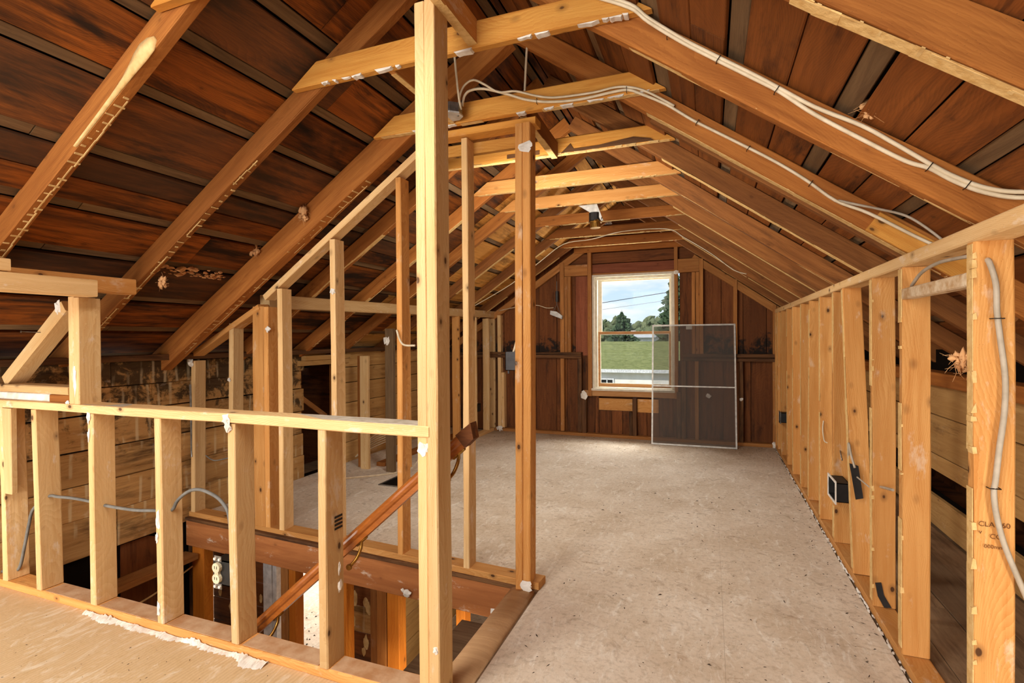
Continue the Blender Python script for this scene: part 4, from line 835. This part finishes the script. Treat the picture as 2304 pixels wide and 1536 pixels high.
for k_ in range(6): alongx('panel_board', -3.66, -3.10, 2.95, 2.97, -1.25 + k_ * .18, -1.075 + k_ * .18, M_burnt if k_ == 0 else M_gable, wl)
for k_ in range(6): alongx('panel_board', -2.46, -2.16, 2.93, 2.95, -1.25 + k_ * .18, -1.075 + k_ * .18, M_gable if k_ != 3 else M_plank, wl)
upright('stud', -2.145, -2.09, 2.90, 2.97, -1.25, -.2, M_gstud, wl)
for k_ in range(5): alongy('wall_plank', -2.23, -2.205, 3.0, 4.6, -1.25 + k_ * .2, -1.054 + k_ * .2, M_plank_tan, wl)
m = MB(); m.box((-3.07, 2.88, -1.25), (-2.99, 2.92, -.2)); m.box((-2.985, 2.885, -1.25), (-2.95, 2.93, -.2)); m.build('door_casing', M_casing, wl)
m = MB(); m.box((-3.1, 2.86, -1.26), (-2.2, 3.1, -1.22)); m.build('threshold', M_casing, wl)
m = MB(); q = random.Random(2)
for k_ in range(16): m.blob((q.choice([q.uniform(-3.6, -3.1), q.uniform(-2.45, -2.17)]), 2.928 if k_ % 2 else 2.948, q.uniform(-1.0, -.35)), q.uniform(.015, .04), k_, (.7, .1, 1.5), 2, .6)
o = m.build('plaster_flakes', M_lath, wl); o['kind'] = 'stuff'
st = thing('stairs', 'steep wooden stairs dropping left behind the half wall', 'stairs', (-1.5, 2.1, -1.2))
for k_ in range(5):
    x1 = FX0 - .02 - .235 * k_; z = -.22 - .2 * k_
    m = MB(); m.box((x1 - .26, SY0 + .02, z - .03), (x1, SY1 - .04, z)); m.build('tread', M_attfloor, st); m = MB(); m.box((x1 - .0, SY0 + .02, z), (x1 + .018, SY1 - .04, z + .17)); m.build('riser', M_attfloor, st)
m = MB(); q = random.Random(6)
for k_ in range(14): m.blob((-1.86 + q.uniform(-.05, .05), 2.66 + q.uniform(-.04, .02), -.93 + q.uniform(-.04, .06)), q.uniform(.02, .045), k_, (1, 1, .9), 2, .7)
o = m.build('insulation_wad', M_tuft); tag(o, 'wad of brown insulation at the foot of the lower orange stud', 'insulation')
lumps(floor, (((-1.0, 2.48, -.10), .028, (1.2, .5, .9)), ((-1.03, 2.47, -.13), .03, (1.2, .5, .9)), ((-1.63, 2.548, -.16), .02, (1.2, .4, .9)), ((-1.66, 2.55, -.15), .011, (1.2, .4, .9))))

# ---- insect screen leaning by the window
scn = thing('window_screen', 'silver framed insect screen leaning against the far wall beside the window', 'screen', (-.2, 6.45, 0))
A = Vector((-.671, 6.447, .004)); Bq = Vector((.286, 6.47, .004)); Dq = Vector((-.626, 6.685, 1.450)); Cq = Vector((.318, 6.685, 1.450))
ex = (Bq - A).normalized(); ey = ((Dq - A) - ex * (Dq - A).dot(ex)).normalized(); ez = ex.cross(ey)
sw_, sh_ = (Bq - A).length, (Dq - A).length
MS = Matrix(((ex.x, ey.x, ez.x, A.x), (ex.y, ey.y, ez.y, A.y), (ex.z, ey.z, ez.z, A.z), (0, 0, 0, 1)))
def sbox(name, x0, y0, x1, y1, mat, t=.012, z0=-.006):
    m = MB(); m.box((x0, y0, z0), (x1, y1, z0 + t)); me = mesh(name, m.v, m.f); return link(name, me, mat, scn, MS)
fw = .018
sbox('frame_rail', 0, 0, fw, sh_, M_frame); sbox('frame_rail', sw_ - fw, 0, sw_, sh_, M_frame); sbox('frame_rail', fw, 0, sw_ - fw, fw, M_frame); sbox('frame_rail', fw, sh_ - fw, sw_ - fw, sh_, M_frame)
sbox('crossbar', fw, .70, sw_ - fw, .70 + fw * .8, M_frame); sbox('mesh', fw, fw, sw_ - fw, sh_ - fw, M_screen, .0006, .001); sbox('sticker', .40, sh_ - .06, .47, sh_ - .02, M_white, .002, -.008)
lumps(wall_back, (((-1.56, YB - .10, .535), .05, (.9, .25, 1)), ((-.02, YB - .1, .58), .026, (.9, .3, 1)), ((.34, YB - .09, .55), .02, (.9, .3, 1)), ((-2.75, YB - .12, .04), .04, (1, .8, .8)), ((.70, YB - .09, .03), .04, (.9, .6, 1)), ((-.39, YB - .09, 2.10), .03, (.9, .3, 1))))

# ---- floor vent
fv = thing('floor_vent', 'dark rectangular heating duct opening in the floor behind the stair partition', 'vent', (-2.65, 4.0, 0))
m = MB(); m.box((-2.75, 3.88, .0005), (-2.55, 4.15, .0025)); m.build('duct_shade_plate', M_dark, fv)  # flat plate on the floor; the duct's inner shade is its dark colour
m = MB(); m.box((-2.765, 3.865, .0), (-2.75, 4.165, .008)); m.box((-2.55, 3.865, .0), (-2.535, 4.165, .008)); m.box((-2.75, 3.865, .0), (-2.55, 3.88, .008)); m.box((-2.75, 4.15, .0), (-2.55, 4.165, .008)); m.build('rim', M_steel, fv)
# leaves
for (x_, y_, lab) in ((.073, 1.69, 'curled grey leaf on the bare floor at bottom right'), (-.40, 1.72, 'grey leaf on the floor at the bottom centre')):
    m = MB(); N_ = 10; pts = [(x_, y_, .012)] + [(x_ + .03 * math.cos(2 * math.pi * k_ / N_) * (1 + .25 * (k_ % 2)), y_ + .018 * math.sin(2 * math.pi * k_ / N_) * (1 + .25 * (k_ % 2)), .003 + .012 * ((k_ * 7) % 3) / 2) for k_ in range(N_)]
    m.add(pts, [(0, k_ + 1, (k_ + 1) % N_ + 1) for k_ in range(N_)]); o = m.build('dry_leaf', M_leaf, None, fix=False); tag(o, lab, 'leaf')
# ---- insulation tufts
def tuft(label, c, r, seed, hang=(0, 0, -1), nstr=26, core=True):
    q = random.Random(seed); m = MB(); c = Vector(c)
    if core:
        for k_ in range(14): m.blob(c + Vector((q.uniform(-1, 1), q.uniform(-.3, .3), q.uniform(-1, 1))) * r * .5, r * q.uniform(.12, .34), seed + k_ * 3, (q.uniform(.5, 1.3), .5, q.uniform(.6, 1.8)), 2, 1.0)
    for k_ in range(nstr):
        p = c + Vector((q.uniform(-1, 1), q.uniform(-.4, .4), q.uniform(-1, 1))) * r * .4; dv = (Vector(hang) * .5 + Vector((q.uniform(-1, 1), q.uniform(-.6, .6), q.uniform(-1, 1)))).normalized()
        p2 = p + dv * r * q.uniform(.25, .6); p3 = p2 + (dv + Vector((q.uniform(-1, 1), 0, q.uniform(-1, 1)))).normalized() * r * q.uniform(.3, .8)
        m.tube([p, p2, p3], .0008, 4, .0004)
    o = m.build('insulation_tuft', M_tuft, None, True); tag(o, label, 'insulation')
tuft('tan insulation tuft caught on the second right rafter', (.46, 1.86, 1.99), .05, 1)
tuft('stringy insulation strand hanging near the top of the right roof', (.305, 1.75, 2.13), .05, 2, nstr=10, core=False)
tuft('pale insulation tuft on the third left rafter', (-2.31, 2.49, 2.06), .055, 3)
tuft('small insulation tuft under the second left rafter', (-2.79, 1.96, 1.62), .04, 4)
tuft('ragged insulation wisp left of the third left rafter', (-2.70, 2.49, 1.87), .045, 5)
tuft('hairy insulation tuft on the left edge of the nearest right stud', (.69, 1.90, 1.22), .045, 6)
m = MB(); q = random.Random(70)
for k_ in range(70):
    t = q.random(); y_ = 1.98 + .5 * t; x_ = -2.92 + .03 * q.uniform(-1, 1); m.blob((x_, y_, zL(x_) - .012), q.uniform(.004, .013) * (1.6 if .3 < t < .5 else 1), k_, (.8, 1.6, .7), 1, 1.0)
o = m.build('insulation_shreds', M_tuft); tag(o, 'line of crumbly shreds along a roof board joint between second and third left rafters', 'insulation', kind='stuff')

# ------------------------------------------------------------------ outside
ZG = -3.4
mb = MB(); mb.box((-160, 9, ZG - .2), (120, 260, ZG)); gr = mb.build('ground', plain('lawn', (96, 108, 62), .95, c2=(120, 116, 78), sc=.6)); gr['kind'] = 'structure'; gr['label'] = 'grass beyond the window'
M_wall = plain('pale_siding', (240, 234, 226), .8, c2=(226, 218, 206), sc=3)
def shingle():
    s = NT('green_shingle'); g = s.n('ShaderNodeNewGeometry'); v = g.outputs['Position']
    f = s.noise(s.mapv(v, (4, 12, 12)), 1.2, 4, .7); col = s.mix(s.ramp(f, .3, .7), s2l((104, 110, 62)), s2l((148, 150, 98)))
    s.l(col, s.b.inputs['Base Color']); s.b.inputs['Roughness'].default_value = .9; return s.m
M_sh = shingle()
ga = thing('garage', 'low white garage with green shingled roof just outside the window', 'building', (-3, 24, ZG))
m = MB(); m.box((-12, 22.25, ZG), (6, 29.5, -.17)); m.build('wall', M_wall, ga)
m = MB(); nC = 26
for k_ in range(nC):
    t0, t1 = k_ / nC, (k_ + 1) / nC; y0, y1 = 22 + 4 * t0, 22 + 4 * t1; z0, z1 = -.06 + 1.14 * t0, -.06 + 1.14 * t1
    m.add([(-12.4, y0, z0), (6.4, y0, z0), (6.4, y0, z0 + .05), (-12.4, y0, z0 + .05), (6.4, y1, z1 + .006), (-12.4, y1, z1 + .012)], [(0, 1, 2, 3), (3, 2, 4, 5)])
m.add([(-12.4, 26, 1.09), (6.4, 26, 1.09), (6.4, 30, -.05), (-12.4, 30, -.05)], [(0, 1, 2, 3)]); m.build('shingle_roof', M_sh, ga)
m = MB(); m.box((-12.4, 21.97, -.19), (6.4, 22.01, -.05)); m.box((-12.4, 22.0, -.19), (6.4, 22.3, -.17)); m.build('fascia', M_casing, ga)
wn = fr('garage_window', -4.45, -3.85, -1.3, -.46, (.06, .06, .06, .06), 22.2, 22.26, M_casing, ga)
m = MB(); m.box((-4.4, 22.235, -1.25), (-3.9, 22.245, -.5)); m.build('pane', M_black, wn)
m = MB(); m.box((-4.17, 22.2, -1.25), (-4.13, 22.235, -.5)); m.box((-4.4, 22.2, -.9), (-3.9, 22.235, -.86)); m.build('muntin', M_casing, wn)
hs = thing('house', 'distant white house with low roof behind the green garage roof', 'building', (-7.5, 58, ZG))
m = MB(); m.box((-9.6, 55, ZG), (-5.45, 61, 1.30)); m.build('wall', M_casing, hs); m = MB(); m.prism([(54.5, 1.25), (58, 1.85), (61.5, 1.25)], 'x', -9.9, -5.2); m.build('roof', plain('grey_roof', (190, 188, 184), .9), hs); m = MB(); m.box((-7.6, 54.95, .0), (-6.5, 54.99, 1.0)); m.build('garage_door', M_wall, hs)
M_tree = plain('spruce_needles', (70, 88, 56), .9, c2=(40, 56, 36), sc=2.5); M_tree2 = plain('distant_foliage', (108, 112, 78), .95, c2=(78, 88, 60), sc=.8); M_bark = plain('bark', (84, 66, 50), .95)
def spruce(label, x, y, top, base_r, seed):
    q = random.Random(seed); t = thing('spruce_tree', label, 'tree', (x, y, ZG)); H_ = top - ZG
    m = MB(); m.tube([(x, y, ZG), (x, y, ZG + H_ * .5), (x, y, top - .2)], .2, 7, .03); m.build('trunk', M_bark, t)
    m = MB(); zz = ZG + .8
    while zz < top - .1:
        fr_ = (top - zz) / H_; R_ = base_r * fr_ ** .85 + .05; nb = max(4, int(7 + 9 * fr_)); a0 = q.uniform(0, 6.28)
        for k_ in range(nb):
            a = a0 + 6.283 * k_ / nb + q.uniform(-.25, .25); L = R_ * q.uniform(.7, 1.08); dirv = Vector((math.cos(a), math.sin(a), -.22)); sd2 = Vector((-math.sin(a), math.cos(a), 0))
            base = Vector((x, y, zz + q.uniform(-.1, .1))); ns = 4
            for s_ in range(ns):
                c_ = base + dirv * L * (s_ + .5) / ns; wv_ = L * .17 * (1.25 - s_ / ns) + .05; hh = .12 + .10 * fr_
                tip = base + dirv * L * (s_ + 1.35) / ns
                m.add([c_ - sd2 * wv_ + Vector((0, 0, -hh)), c_ + sd2 * wv_ + Vector((0, 0, -hh)), tip + Vector((0, 0, .05)), c_ - dirv * .2 + Vector((0, 0, hh))], [(0, 1, 2), (0, 2, 3), (1, 3, 2), (0, 3, 1)])
        zz += .16 + .20 * fr_
    m.add([(x - .05, y, top - .3), (x + .05, y, top - .3), (x, y + .05, top - .3), (x, y, top + .2)], [(0, 1, 3), (1, 2, 3), (2, 0, 3)])
    f = m.build('foliage', M_tree, t, fix=False); f['kind'] = 'stuff'
spruce('pointed spruce tree behind the green roof, left in the window', -7.1, 45, 3.5, 3.9, 1)
spruce('taller spruce tree cut off by the right edge of the window', -2.15, 36, 5.9, 2.8, 2)
q = random.Random(77)
def bushy(x, y, top, r, seed, label):
    t = thing('broadleaf_tree', label, 'tree', (x, y, ZG), 'trees on the skyline'); qq = random.Random(seed)
    m = MB(); m.tube([(x, y, ZG), (x, y, top - r)], .25, 6, .1); m.build('trunk', M_bark, t)
    m = MB()
    for k_ in range(70):
        th = qq.uniform(0, 6.28); ph = qq.uniform(-1, 1); rr = r * qq.uniform(.55, 1); c_ = Vector((x + rr * math.cos(th) * math.sqrt(1 - ph * ph), y + rr * math.sin(th) * math.sqrt(1 - ph * ph), top - r + rr * ph * 1.05)); m.blob(c_, r * qq.uniform(.12, .26), seed + k_, (1, 1, 1), 1, .8)
    m.blob((x, y, top - r), r * .8, seed, (1, 1, 1), 2, .4); f = m.build('crown', M_tree2, t, fix=False); f['kind'] = 'stuff'
TORD = ['first', 'second', 'third', 'fourth', 'fifth', 'sixth', 'seventh', 'eighth', 'ninth', 'tenth', 'eleventh', 'twelfth', 'thirteenth']
for k_ in range(13):
    x_ = -20 + k_ * 1.35 + q.uniform(-.4, .4); bushy(x_, 78 + q.uniform(-6, 8), (4.6 if k_ < 6 else 3.9) + q.uniform(-.5, .5), q.uniform(2.0, 2.8), 10 * k_, '%s rounded olive tree from the left in the skyline beyond the spruces' % TORD[k_])
bushy(-12.4, 60, 3.4, 2.0, 500, 'nearer olive tree at the left window edge in front of the skyline')
m = MB(); m.tube([(-14, 30, 2.55), (-9, 30, 2.95), (-5.984, 30, 3.285), (-2.134, 30, 3.785), (4, 30, 4.7)], .018, 5); o = m.build('utility_wire', M_black); tag(o, 'upper dark utility wire crossing the sky outside the window', 'wire')
m = MB(); m.tube([(-14, 30, 2.1), (-5.987, 30, 2.897), (-2.136, 30, 3.341), (4, 30, 4.1)], .009, 5); o = m.build('utility_wire', M_gcable); tag(o, 'fainter lower utility wire crossing the sky outside the window', 'wire')
# near end of the attic behind the camera
mb = MB(); mb.prism([(-4.1, -1.4), (1.95, -1.4), (1.95, .95), (XRIDGE, ZRIDGE + .1), (-4.1, 1.0)], 'y', YN - .05, YN); wf = struct('wall_front', mb, M_gable, 'near gable wall behind the viewpoint')
mb = MB(); mb.box((-4.1, YN, -.2), (-4.05, 1.0, 1.15)); mb.box((1.9, YN, -.2), (1.95, 1.2, 1.05)); s_ = struct('wall_eave', mb, M_gable, 'low eave walls either side of the viewpoint')
